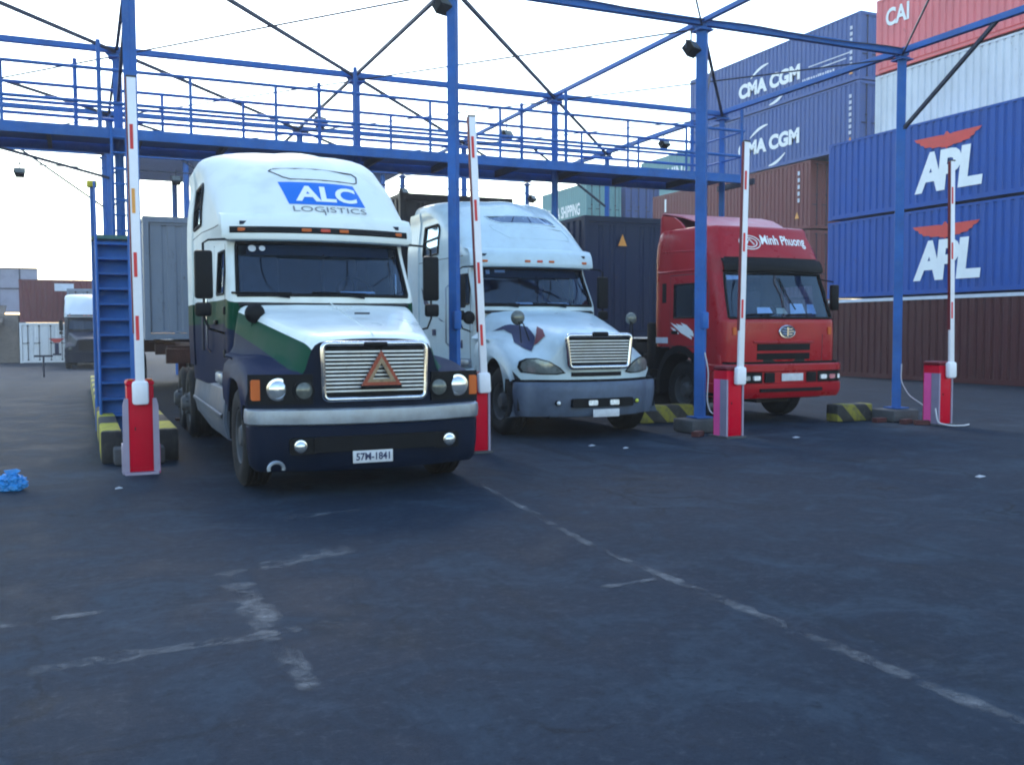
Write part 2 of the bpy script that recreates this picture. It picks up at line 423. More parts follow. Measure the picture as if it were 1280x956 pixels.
# ---------------------------------------------------------------- cab skin made of stacked plan outlines
class Hull:
    def __init__(s, rows, cols, zs, taper, zhold):
        """rows: (z, yf, bow, hwf, hws, rcx, rcy, yb); cols: (name, kind, value); taper: (ya, yb) where the side swells from hwf to hws"""
        z = [r[0] for r in rows]
        s.p = [pchip(z, [r[k] for r in rows]) for k in range(1, 8)]
        s.cols = cols; s.zs = zs; s.taper = taper; s.zhold = zhold
        s.ci = {c[0]: i for i, c in enumerate(cols) if c[0]}
    def par(s, z): return [f(z) for f in s.p]
    def side(s, y, z, hwf, hws): return lerp(hwf, hws, sstep(s.taper[0], s.taper[1], y))
    def xside(s, y, z):
        yf, bow, hwf, hws, rcx, rcy, yb = s.par(z); yc = yf + bow + rcy
        xm = s.side(y, z, hwf, hws)
        if y < yc:
            t = clamp((yc - y) / rcy); return xm - rcx * (1 - sqrt(max(0, 1 - t * t)))
        return xm
    def yfront(s, x, z):
        yf, bow, hwf, hws, rcx, rcy, yb = s.par(z); a = abs(x); xf = hwf - rcx
        if a <= xf: return yf + bow * (a / xf) ** 2
        t = clamp((a - xf) / rcx); return yf + bow + rcy * (1 - sqrt(max(0, 1 - t * t)))
    def half(s, z):
        yf, bow, hwf, hws, rcx, rcy, yb = s.par(z); xf = hwf - rcx; yc = yf + bow + rcy
        zh = min(z, s.zhold)
        a = s.par(zh); ych = a[0] + a[1] + a[5]; ybh = a[6]
        P = []
        rb = 0.12
        nside = 0
        for (nm, k, v) in s.cols:
            if k == 'F': P.append((xf * v, yf + bow * v * v))
            elif k == 'C':
                t = v * pi / 2; y = yf + bow + rcy * (1 - cos(t)); P.append((s.side(y, z, hwf, hws) - rcx * (1 - sin(t)), y))
            elif k == 'S':
                nside += 1; y = min(max(v, yc + .012 * nside, P[-1][1] + .012), yb - rb - .006 * (14 - nside))
                P.append((s.side(y, z, hwf, hws), y))
            elif k == 'B':
                t = v * pi / 2; P.append((hws - rb + rb * cos(t), yb - rb + rb * sin(t)))
            else: P.append(((hws - rb) * v, yb))
        return P
    def verts(s, off=0.0):
        H = [s.half(z) for z in s.zs]; n = len(s.cols)
        G = [[Vector((H[i][j][0], H[i][j][1], s.zs[i])) for j in range(n)] for i in range(len(s.zs))]
        if off:
            R = []
            for i in range(len(G)):
                row = []
                for j in range(n):
                    a = G[min(i + 1, len(G) - 1)][j] - G[max(i - 1, 0)][j]; c = G[i][min(j + 1, n - 1)] - G[i][max(j - 1, 0)]
                    nn = c.cross(a)
                    if nn.length > 1e-9: nn.normalize()
                    p = G[i][j] + nn * off
                    if j in (0, n - 1): p.x = 0
                    row.append(p)
                R.append(row)
            return R
        return G
    def mesh(s, name, mats, parent, keep=None, mfn=None, off=0.0, smooth=40, cap=True):
        G = s.verts(off); n = len(s.cols); b = MB()
        for sgn in (1, -1):
            o = len(b.v)
            for R in G:
                for p in R: b.v.append((p.x * sgn, p.y, p.z))
            for i in range(len(G) - 1):
                for j in range(n - 1):
                    if keep and not keep(i, j, sgn): continue
                    b.f.append([o + i * n + j, o + i * n + j + 1, o + (i + 1) * n + j + 1, o + (i + 1) * n + j]); b.mi.append(mfn(i, j, sgn) if mfn else 0)
        if cap:
            top = G[-1]
            o = len(b.v)
            for p in top: b.v.append((p.x, p.y, p.z)); b.v.append((-p.x, p.y, p.z))
            for j in range(n - 1): b.f.append([o + 2 * j, o + 2 * j + 2, o + 2 * j + 3, o + 2 * j + 1]); b.mi.append(0)
        return b.build(name, mats, parent, smooth=smooth)
    def reg(s, a, c, z0, z1):
        ja, jb = s.ci[a] if a else 0, s.ci[c]
        return lambda i, j: ja <= j < jb and z0 - 1e-4 <= (s.zs[i] + s.zs[i + 1]) / 2 <= z1 + 1e-4
    def boundary(s, a, c, z0, z1, sgn, off, full=False):
        """closed path round a window opening"""
        G = s.verts(off); ja, jb = s.ci[a] if a else 0, s.ci[c]
        ii = [i for i, z in enumerate(s.zs) if z0 - 1e-4 <= z <= z1 + 1e-4]
        f = lambda i, j, g: Vector((G[i][j].x * g, G[i][j].y, G[i][j].z))
        if full:
            P = [f(ii[0], j, -1) for j in range(jb, 0, -1)] + [f(ii[0], j, 1) for j in range(0, jb + 1)]
            P += [f(i, jb, 1) for i in ii[1:]]
            P += [f(ii[-1], j, 1) for j in range(jb - 1, -1, -1)] + [f(ii[-1], j, -1) for j in range(1, jb + 1)]
            P += [f(i, jb, -1) for i in ii[::-1][1:-1]]
        else:
            P = [f(ii[0], j, sgn) for j in range(ja, jb + 1)] + [f(i, jb, sgn) for i in ii[1:]]
            P += [f(ii[-1], j, sgn) for j in range(jb - 1, ja - 1, -1)] + [f(i, ja, sgn) for i in ii[::-1][1:-1]]
        return P + [P[0]]

def wheel(parent, x, y, r=0.52, w=0.30, out=-1, name='wheel', dual=False):
    """tyre and dished steel rim; out = side the rim faces"""
    e = empty_part(name, parent, (x, y, r))
    T = Matrix.Rotation(radians(90) * out, 4, 'Y')
    b = MB()
    tr = [(0.30, -w / 2 + 0.02), (0.36, -w / 2), (r - 0.06, -w / 2), (r - 0.015, -w / 2 + 0.035)]
    for k in range(6):
        h = -w / 2 + 0.05 + (w - 0.1) * k / 5
        tr += [(r, h), (r, h + 0.022), (r - 0.018, h + 0.026), (r - 0.018, h + (w - 0.1) / 5 - 0.004)] if k < 5 else [(r, h)]
    tr += [(r - 0.015, w / 2 - 0.035), (r - 0.06, w / 2), (0.36, w / 2), (0.30, w / 2 - 0.02), (0.28, 0), (0.30, -w / 2 + 0.02)]
    b.lathe(tr, 32, 0, T); b.build('tyre', 'rubber', e, smooth=40)
    b = MB()
    d = 0.08 if not dual else -0.04
    b.lathe([(0.295, -w / 2 + 0.03), (0.285, w / 2 - 0.02), (0.27, w / 2 - 0.03), (0.255, w / 2 - 0.09 - d * 0.3), (0.17, w / 2 - 0.06 - d), (0.15, w / 2 - 0.03 - d), (0.12, w / 2 + 0.03 - d), (0.09, w / 2 + 0.06 - d), (0, w / 2 + 0.065 - d)], 28, 0, T)
    for k in range(10):
        a = 2 * pi * k / 10; p = T @ Vector((0.145 * cos(a), 0.145 * sin(a), w / 2 - 0.03 - d)); q = T @ Vector((0.145 * cos(a), 0.145 * sin(a), w / 2 + 0.01 - d)); b.tube([p, q], 0.014, 6)
    b.build('rim', 'rim', e, smooth=35)
    return e

def lamp_round(parent, x, y, z, r, m, name='headlight'):
    e = MB()
    T = Matrix.Translation((x, y, z)) @ Matrix.Rotation(radians(90), 4, 'X')
    e.lathe([(r * 1.02, -0.06), (r * 1.02, 0.0), (r * 0.9, 0.012), (r * 0.6, 0.028), (0.0, 0.04)], 24, 0, T)
    o = e.build(name, m, parent, smooth=50)
    b = MB(); b.lathe([(r * 1.0, -0.05), (r * 1.13, -0.05), (r * 1.13, 0.01), (r * 1.0, 0.012)], 24, 0, T); b.build('bezel', 'chrome' if m == 'lampglass' else 'black', o, smooth=40)
    return o

def seats_and_dash(parent, y0, hw, zf, wheel_x=-0.5):
    b = MB()
    b.box((0, y0 + 0.32, zf + 0.45), (hw * 2 - 0.12, 0.5, 0.30), 0, bev=0.06)
    b.build('dashboard', 'dark', parent, smooth=40)
    for sx in (-1, 1):
        s = MB(); x = sx * 0.52
        s.box((x, y0 + 1.25, zf + 0.38), (0.5, 0.5, 0.16), 0, bev=0.05)
        s.box((x, y0 + 1.52, zf + 0.78), (0.48, 0.15, 0.72), 0, bev=0.06)
        s.box((x, y0 + 1.53, zf + 1.20), (0.28, 0.11, 0.18), 0, bev=0.045)
        s.build('cab_seat', 'seat', parent, smooth=40)
    w = MB(); T = Matrix.Translation((wheel_x, y0 + 0.72, zf + 0.66)) @ Matrix.Rotation(radians(52), 4, 'X')
    w.tube([T @ Vector((0.22 * cos(a * pi / 12), 0.22 * sin(a * pi / 12), 0)) for a in range(25)], 0.016, 6, caps=False)
    for a in (90, 210, 330): w.tube([T @ Vector((0, 0, 0)), T @ Vector((0.22 * cos(radians(a)), 0.22 * sin(radians(a)), 0))], 0.015, 6)
    w.build('steering_wheel', 'black', parent, smooth=40)

def sweep_profile(b, path, prof, mi=0, mifn=None):
    """path: (x, y, nx, ny) in plan; prof: (out, z)"""
    b.grid([[(x + nx * o, y + ny * o, z) for (o, z) in prof] for (x, y, nx, ny) in path], mi, mifn)
def bumper_path(hw, y0, sweep, yend, r=0.22, n=14):
    P = []
    xf = hw - r
    Y = lambda x: y0 + sweep * (abs(x) / xf) ** 2.4
    for k in range(n + 1):
        x = xf * k / n; P.append((x, Y(x)))
    yc = Y(xf)
    for k in range(1, 7):
        a = pi / 2 * k / 6; P.append((xf + r * sin(a), yc + r * (1 - cos(a))))
    P.append((hw, yend))
    P = [(-x, y) for x, y in P[::-1]] + P[1:]
    R = []
    for i, (x, y) in enumerate(P):
        a = P[max(i - 1, 0)]; c = P[min(i + 1, len(P) - 1)]; t = Vector((c[0] - a[0], c[1] - a[1])).normalized()
        R.append((x, y, t.y, -t.x))
    return R

# ---------------------------------------------------------------- bonneted tractor
CABCOLS = [('mid', 'F', 0), (None, 'F', .15), (None, 'F', .3), (None, 'F', .45), (None, 'F', .6), (None, 'F', .75), (None, 'F', .88), ('ws', 'F', 1.0),
           (None, 'C', .16), (None, 'C', .33), (None, 'C', .5), (None, 'C', .67), (None, 'C', .84), ('cs', 'C', 1.0),
           ('d0', 'S', 2.50), ('d1', 'S', 2.515), ('w0', 'S', 2.56), (None, 'S', 2.75), ('w1', 'S', 3.12), ('d2', 'S', 3.30), ('d3', 'S', 3.315),
           ('s0', 'S', 3.80), (None, 'S', 4.2), ('s1', 'S', 4.62), (None, 'S', 4.85), ('e0', 'S', 5.0), ('e1', 'S', 5.015), ('bk', 'B', 0), (None, 'B', .5), ('bb', 'B', 1), (None, 'R', .5), ('end', 'R', 0)]
CABROWS = [  # z, yf, bow, hwf, hws, rcx, rcy, yb
    (0.95, 2.00, .22, 1.11, 1.20, .11, .16, 5.40), (1.60, 2.00, .22, 1.12, 1.22, .11, .16, 5.40), (1.96, 2.00, .22, 1.11, 1.22, .10, .15, 5.40),
    (2.30, 2.16, .22, 1.09, 1.22, .10, .15, 5.40), (2.66, 2.34, .20, 1.07, 1.22, .10, .15, 5.40), (2.74, 2.34, .20, 1.09, 1.22, .12, .18, 5.40),
    (2.90, 2.32, .18, 1.14, 1.22, .20, .30, 5.40), (3.15, 2.48, .18, 1.14, 1.21, .36, .50, 5.40), (3.40, 2.68, .20, 1.15, 1.18, .52, .75, 5.40),
    (3.60, 2.92, .20, 1.13, 1.16, .64, .95, 5.40), (3.76, 3.18, .20, 1.16, 1.18, .74, 1.1, 5.38), (3.87, 3.44, .18, 1.12, 1.16, .78, 1.1, 5.37), (3.94, 3.74, .15, 1.04, 1.10, .78, 1.0, 5.33), (3.972, 4.05, .12, 0.90, .96, .68, .8, 5.22)]
CABZ = sorted(set([0.95, 1.12, 1.135, 1.3, 1.5, 1.7, 1.85, 1.98, 2.02, 2.05, 2.15, 2.3, 2.45, 2.56, 2.575, 2.6, 2.64, 2.66, 2.70, 2.74, 2.80, 2.86, 2.872, 2.9, 2.97, 3.03, 3.10, 3.2, 3.3, 3.4, 3.46, 3.5, 3.55, 3.6, 3.66, 3.71, 3.76, 3.80, 3.84, 3.87, 3.89, 3.91, 3.925, 3.94, 3.953, 3.965, 3.972]))

def hood(parent, style, mats):
    """bonnet with its fenders: sections across the truck, one after another towards the cab"""
    R, ya, zc = 0.66, 1.15, 0.52
    if style == 'crisp':
        Y = [0.10, 0.13, 0.18, 0.26] + [0.26 + (2.14 - 0.26) * k / 36 for k in range(1, 37)]
        zf_ = pchip([0.1, 0.3, 0.8, 1.2, 1.7, 2.2], [1.17, 1.22, 1.30, 1.33, 1.32, 1.34])
        sweep = 0.30
    else:
        Y = [0.14, 0.17, 0.22, 0.30] + [0.30 + (2.14 - 0.30) * k / 36 for k in range(1, 37)]
        zf_ = pchip([0.1, 0.3, 0.7, 1.2, 1.7, 2.2], [1.16, 1.24, 1.38, 1.48, 1.50, 1.52])
        sweep = 0.52
    y0 = Y[0]
    def section(y):
        t = clamp((y - y0) / (2.1 - y0))
        nose = 1 - clamp((y - y0) / 0.16); nose = nose * nose
        if style == 'crisp':
            xt = lerp(.59, 1.0, t ** 0.9); zt = lerp(1.52, 1.885, t ** 0.95) - .035 * nose; cr = .05; zf = zf_(y) - .03 * nose
            P = [(0, zt + cr), (xt * .4, zt + cr * .9), (xt * .75, zt + cr * .55), (xt - .06, zt + .012), (xt - .015, zt - .015), (xt + .015, zt - .06),
                 (xt + .05, lerp(zt, zf, .45)), (xt + .075, zf + .10), (xt + .11, zf + .035), (max(xt + .16, .82), zf + .015), (max(xt + .17, 1.0), zf), (1.12, zf - .03), (1.175, zf - .09), (1.20, zf - .2)]
        else:
            xt = lerp(.55, .98, t ** 0.85); zt = lerp(1.50, 1.90, t ** 0.8) - .05 * nose; cr = .055; zf = zf_(y) - .05 * nose
            P = [(0, zt + cr), (xt * .4, zt + cr * .9), (xt * .72, zt + cr * .5), (xt - .08, zt), (xt - .01, zt - .045), (xt + .045, lerp(zt, zf, .35)),
                 (xt + .10, lerp(zt, zf, .68)), (xt + .16, lerp(zt, zf, .88)), (max(xt + .23, .86), zf), (max(xt + .25, .96), zf - .012), (max(xt + .26, 1.05), zf - .035), (1.13, zf - .085), (1.175, zf - .15), (1.20, zf - .26)]
        if abs(y - ya) < R: zb = zc + sqrt(R * R - (y - ya) ** 2)
        elif y < ya: zb = .88
        else: zb = .80
        zl = P[-1][1]; zb = min(zb, zl - .02)
        P += [(1.205, lerp(zl, zb, .33)), (1.20, lerp(zl, zb, .66)), (1.19, zb)]
        P = [(-x, z) for x, z in P[::-1]] + P[1:]
        f = sweep * (1 - clamp((y - y0) / 1.6))
        return [Vector((x, y + f * (abs(x) / 1.2) ** 2.3, z)) for x, z in P]
    S = [section(y) for y in Y]
    np_ = len(S[0]); mid = np_ // 2
    b = MB()
    b.grid(S, 0, (lambda i, j: 0 if abs(j + .5 - mid) < 4.9 else 1))
    # inner turned edge along the arch
    for g in (0, -1):
        b.grid([[p[g], p[g] + Vector((0.10 if g == 0 else -0.10, 0, 0.0))] for p in S], 2)
    fy = lambda x: y0 + sweep * (abs(x) / 1.2) ** 2.3
    # front skin below the first section
    env = S[0]
    def top(x):
        for k in range(len(env) - 1):
            a, c = env[k], env[k + 1]
            if a.x <= x <= c.x and c.x - a.x > 1e-5: return lerp(a.z, c.z, (x - a.x) / (c.x - a.x))
        return env[1].z
    X = [p.x for p in env if abs(p.x) <= 1.18]; X = sorted(set([round(x, 4) for x in X] + [-1.2, 1.2]))
    rows = []
    for k in range(9):
        t = k / 8
        rows.append([Vector((x, fy(x) - 0.0, lerp(top(clamp(x, -1.18, 1.18)) if abs(x) < 1.19 else top(1.17) - .1, .86, t))) for x in X])
    b.grid(rows, 3)
    o = b.build('hood', mats, parent, smooth=38)
    return o, fy, section

def slats_grille(parent, w0, w1, z0, z1, y, n, r, slat):
    """chrome surround (wider at the top when w1 > w0) with level bars over black mesh"""
    g = MB()
    def half(z): return lerp(w0, w1, (z - z0) / (z1 - z0)) / 2
    pts = []
    rad = 0.06
    C = [(half(z0), z0), (half(z1), z1), (-half(z1), z1), (-half(z0), z0)]
    for k in range(4):
        p, q, s = Vector(C[k - 1]), Vector(C[k]), Vector(C[(k + 1) % 4])
        a = q + (p - q).normalized() * rad; c = q + (s - q).normalized() * rad
        for t in (0, .25, .5, .75, 1): pts.append(a * (1 - t) ** 2 + q * 2 * t * (1 - t) + c * t * t)
    P = [Vector((p.x, y, p.y)) for p in pts]; P.append(P[0]); P.append(P[1])
    g.tube(P, r, 8, caps=False)
    o = g.build('grille', 'chrome', parent, smooth=50)
    k = MB(); k.prism([(p.x, p.y) for p in pts], 'y', y + .02, y + .05); k.build('grille_mesh', 'black', o)
    s = MB()
    for i in range(n):
        z = lerp(z0 + .06, z1 - .06, (i + .5) / n); s.box((0, y + .005, z), (2 * half(z) - .03, .02, (z1 - z0 - .1) / n * slat), 0)
    s.build('slat', 'slat', o)
    return o

def cab_shell(root, style, mats, skylight):
    H = Hull(CABROWS, CABCOLS, CABZ, (2.9, 3.9), 2.86)
    ws = H.reg(None, 'ws', 2.02, 2.64); dw = H.reg('w0', 'w1', 2.05, 2.56); sw = H.reg('s0', 's1', 2.97, 3.5)
    door = H.reg('d1', 'd2', 1.135, 2.64)
    gapc = lambda i, j: (j in (H.ci['d0'], H.ci['d2']) and 1.12 < (CABZ[i] + CABZ[i + 1]) / 2 < 2.66) or (H.ci['d0'] <= j < H.ci['d3'] and 1.11 < (CABZ[i] + CABZ[i + 1]) / 2 < 1.136)
    seamz = lambda i, j: abs((CABZ[i] + CABZ[i + 1]) / 2 - 2.866) < .004 and j >= H.ci['cs']
    ext = lambda i, j: j == H.ci['e0'] and CABZ[i] > 1.2
    op = lambda i, j: ws(i, j) or dw(i, j) or sw(i, j)
    body = H.mesh('cab', mats, root, keep=lambda i, j, s: not op(i, j) and not door(i, j), mfn=lambda i, j, s: 1 if gapc(i, j) or seamz(i, j) or ext(i, j) else 0)
    H.mesh('cab_lining', 'dark', root, keep=lambda i, j, s: not op(i, j), off=-.05, cap=True)
    b = MB(); b.box((0, 3.7, 1.16), (2.0, 3.2, .06), 0); b.box((0, 4.25, 2.0), (2.1, .05, 1.9), 0); b.box((0, 3.3, 2.86), (1.9, 1.9, .04)); b.build('cab_floor', 'dark', root)
    g = H.mesh('windscreen', 'glass', root, keep=lambda i, j, s: ws(i, j), off=-.012, cap=False)
    t = MB(); t.tube(H.boundary(None, 'ws', 2.02, 2.64, 1, .004, True), .020, 8, caps=False); t.box((0, 2.30, 2.5), (.02, .02, .02)); t.build('gasket', 'black', g, smooth=50)
    for s in (-1, 1):
        d = H.mesh('door', mats, root, keep=lambda i, j, q, s=s: q == s and door(i, j) and not dw(i, j), off=.003, cap=False)
        w = H.mesh('window', 'glass', d, keep=lambda i, j, q, s=s: q == s and dw(i, j), off=-.01, cap=False)
        t = MB(); t.tube(H.boundary('w0', 'w1', 2.05, 2.56, s, .004), .016, 6, caps=False); t.build('window_frame', 'black', d, smooth=50)
        hb = MB(); hb.box((s * (H.xside(3.1, 1.75) + .02), 3.12, 1.72), (.04, .20, .055), 0, bev=.012); hb.build('handle', 'black', d, smooth=40)
        w = H.mesh('sleeper_window', 'mirrorglass', root, keep=lambda i, j, q, s=s: q == s and sw(i, j), off=-.01, cap=False)
        t = MB(); P = H.boundary('s0', 's1', 2.97, 3.5, s, .006); t.tube(P, .022, 6, caps=False)
        a, c = P[0].lerp(P[1], .2), P[len(P) // 2]
        t.tube([Vector((s * (H.xside(3.85, 3.25) + .01), 3.84, 3.27)), Vector((s * (H.xside(4.6, 3.25) + .01), 4.6, 3.24))], .012, 6); t.build('window_frame', 'black', w, smooth=50)
    # sun visor with marker lamps
    hv = 1.14
    v = MB()
    vp = [(x, y - .10 + .10 * (abs(x) / hv) ** 2, 0, -1) for x, y in [(lerp(-hv, hv, k / 24), H.yfront(lerp(-.9, .9, k / 24), 2.72)) for k in range(25)]]
    prof = [(-.14, 2.685), (.0, 2.66), (.075, 2.672), (.09, 2.70), (.085, 2.74), (.072, 2.80), (.045, 2.88), (-.02, 2.96), (-.24, 3.0)]
    v.grid([[(x, y - o, z) for (o, z) in prof] for (x, y, a, c) in vp], 0)
    vis = v.build('visor', [mats[0]], root, smooth=50, solid=.008)
    yv = lambda x: H.yfront(x * .9 / hv, 2.72) - .10 + .10 * (abs(x) / hv) ** 2 - .085
    if style == 'crisp':
        k = MB(); k.grid([[(x, yv(x) - .004, 2.742), (x, yv(x) - .014, 2.755), (x, yv(x) - .006, 2.80), (x, yv(x) + .012, 2.812)] for x in [lerp(-1.06, 1.06, q / 30) for q in range(31)]]); k.build('lamp_strip', 'black', vis, solid=.01)
    for x in (-.92, -.22, 0, .22, .92):
        k = MB(); k.box((x, yv(x) - .008, 2.777 if style == 'crisp' else 2.755), (.115 if style == 'crisp' else .10, .03, .04), 0, bev=.01); k.build('marker_lamp', 'redlens' if x in (0, .9, -.9) else 'amber', vis, smooth=40)
    # dash, seats, blind along the top of the screen, papers
    seats_and_dash(root, 2.15, .95, 1.45, .52)
    p = MB(); p.grid([[(x, H.yfront(x, z) + .05, z) for x in [lerp(-.86, .86, q / 12) for q in range(13)]] for z in (2.50, 2.58, 2.66)]); p.build('sun_blind', 'dark', root)
    return H

def side_mirror(root, x0, y0, s, z0=2.0, h=.50, reach=.28, lower=True):
    m = MB(); xm = s * (x0 + reach)
    m.box((xm, y0, z0 + h / 2), (.20, .09, h), 0, bev=.03)
    if lower: m.box((xm + s * .01, y0, z0 - .12), (.18, .08, .16), 0, bev=.03)
    o = m.build('side_mirror', 'black', root, smooth=40)
    r = MB(); zt = z0 + h + .10
    r.tube([(s * (x0 - .1), y0 + .10, zt + .05), (s * (x0 + reach - .06), y0 + .02, zt + .02), (xm, y0, zt - .02), (xm, y0, z0 - .22), (xm - s * .05, y0, z0 - .34), (s * x0, y0 + .2, z0 - .40)], .014, 6)
    r.build('mirror_arm', 'black', o, smooth=40)
    return o
def round_mirror(root, x, y, z, foot, r=.105, m='black'):
    b = MB(); T = Matrix.Translation((x, y, z)) @ Matrix.Rotation(radians(90), 4, 'X')
    b.lathe([(0, .06), (r * .5, .055), (r * .85, .035), (r, 0), (r * .98, -.008)], 20, 0, T); b.lathe([(r * .98, -.006), (0, -.008)], 20, 1, T)
    o = b.build('round_mirror', [m, 'chrome' if m == 'black' else m], root, smooth=40)
    a = MB()
    for f in foot: a.tube([(x, y + .01, z), (lerp(x, f[0], .5), lerp(y, f[1], .5) + .0, z - .10), f], .010, 6)
    a.build('mirror_arm', 'black', o, smooth=40)
    return o

def tractor(name, label, loc, style, mats, hoodmats, rz=0, group=None):
    root = thing(name, label, 'truck', loc, rz, group)
    H = cab_shell(root, style, mats, style == 'soft')
    hd, fy, sec = hood(root, style, hoodmats)
    # cowl panel under the screen
    c = MB(); c.grid([[(x, 1.95 + .18 * (abs(x) / 1.0) ** 2, 1.90), (x, 2.16 + .2 * (abs(x) / 1.0) ** 2, 1.985)] for x in [lerp(-1.0, 1.0, k / 14) for k in range(15)]]); c.build('cowl', 'black', root, solid=.02)
    for s in (-.45, .42):
        w = MB(); f = lambda x, z: (x, H.yfront(x, z) - .03, z)
        w.tube([f(s, 1.99), f(s - .28, 2.03)], .010, 6); w.tube([f(s - .62, 2.05), f(s - .28, 2.045), f(s + .02, 2.04)], .013, 6); w.build('wiper', 'black', root)
    # frame, wheels, fifth wheel
    k = MB()
    for s in (-1, 1): k.box((s * .43, 4.3, .82), (.09, 7.6, .26), 0)
    k.box((0, 1.15, .52), (1.7, .14, .14)); k.box((0, 6.3, .55), (1.7, .16, .16)); k.box((0, 7.6, .55), (1.7, .16, .16)); k.box((0, .8, .75), (.7, 1.0, .5)); k.box((0, 2.5, .85), (.8, 2.0, .5)); k.box((0, 1.9, .52), (.62, 2.6, .46)); k.box((0, .5, .42), (1.5, .5, .22)); k.box((0, 5.2, .62), (1.5, 1.0, .5)); k.box((0, 8.3, .6), (2.2, .04, .7))  # last low boxes and full-width flap added to keep light out underneath
    for y in (1.15,): k.tube([(-.9, y + .2, .5), (.9, y + .2, .5)], .03, 6)
    k.build('chassis', 'chassis', root)
    for s in (-1, 1):
        wheel(root, s * 1.03, 1.15, .52, .30, s)
        for y in (6.3, 7.62): wheel(root, s * .93, y, .52, .55, s, dual=True)
        a = MB()
        a.grid([[(s * .70, 1.15 + .70 * cos(t), .52 + .70 * sin(t)), (s * 1.17, 1.15 + .70 * cos(t), .52 + .70 * sin(t))] for t in [radians(-8 + 196 * q / 20) for q in range(21)]])
        a.grid([[(s * .70, 1.15 + .70 * cos(t), .52 + .70 * sin(t)), (s * .70, 1.15, .8)] for t in [radians(-8 + 196 * q / 20) for q in range(21)]]); a.build('wheel_well', 'black', root, solid=.01)
        # tank and step fairing behind the front wheel
        f = MB()
        ys = [1.98, 2.05, 2.6, 3.6, 4.9, 5.25, 5.3]
        pr = [(.62, .98), (1.10, 1.0), (1.18, .95), (1.20, .80), (1.215, .60), (1.17, .40), (1.06, .345), (.62, .34)]
        f.grid([[(s * (x - (.03 if q in (0, 6) else 0)), y, z if z > .7 else lerp(z, z + .10, clamp((y - 3.6) / 1.5))) for x, z in pr] for q, y in enumerate(ys)])
        f.prism([(s * x, z) for x, z in pr], 'y', 2.0, 2.02); f.prism([(s * x, z + (.1 if z < .7 else 0)) for x, z in pr], 'y', 5.27, 5.29)
        f.grid([[(s * 1.218, y, z), (s * 1.235, y, z + .02), (s * 1.235, y, z + .05), (s * 1.216, y, z + .06)] for y, z in ((2.1, .62), (5.2, .66))])
        o = f.build('side_fairing', 'fairing' if style == 'crisp' else mats[0], root, smooth=30)
        st = MB(); st.box((s * 1.0, 2.75, 1.06), (.36, .55, .13), 0, bev=.03); st.build('cab_step', 'dullchrome', o, smooth=40); st = MB(); st.box((s * 1.05, 4.0, 1.02), (.26, .8, .06), 0, bev=.02); st.build('battery_lid', 'dullchrome', o, smooth=40)
    f5 = MB(); f5.lathe([(0, 1.02), (.46, 1.02), (.48, 1.05), (.46, 1.10), (0, 1.10)], 20, 0, Matrix.Translation((0, 6.9, 0))); f5.build('fifth_wheel', 'chassis', root, smooth=40)
    for s in (-1, 1):   # side extenders that close the gap behind the sleeper
        x_ = MB(); x_.grid([[(s * (H.xside(min(4.9 + .45 * q / 4, 5.2), z) + .012), min(4.9 + .64 * q / 4, 5.54 - max(0, z - 3.45) ** 2 * .8), z) for q in range(5)] for z in (1.15, 1.6, 2.2, 2.8, 3.1, 3.3, 3.45, 3.55, 3.65, 3.73, 3.80)]); x_.build('side_extender', mats[0], root, smooth=40, solid=.02)
    # exhaust behind the sleeper and air lines
    e = MB(); e.tube([(.75, 5.62, .9), (.75, 5.62, 3.5)], .07, 12); e.build('exhaust_stack', 'dullchrome', root, smooth=40)
    return root, H, hd, fy, sec

def hull_front(H, off=.006, x0=0.0, z0=0.0):
    return lambda u, v: Vector((x0 + u, H.yfront(x0 + u, z0 + v) - off, z0 + v))
def hull_side(H, s, y0, z0, off=.006):
    """u runs towards the front of the truck for the left side (s=-1)"""
    return lambda u, v: Vector((s * (H.xside(y0 - u if s < 0 else y0 + u, z0 + v) + off), y0 - u if s < 0 else y0 + u, z0 + v))
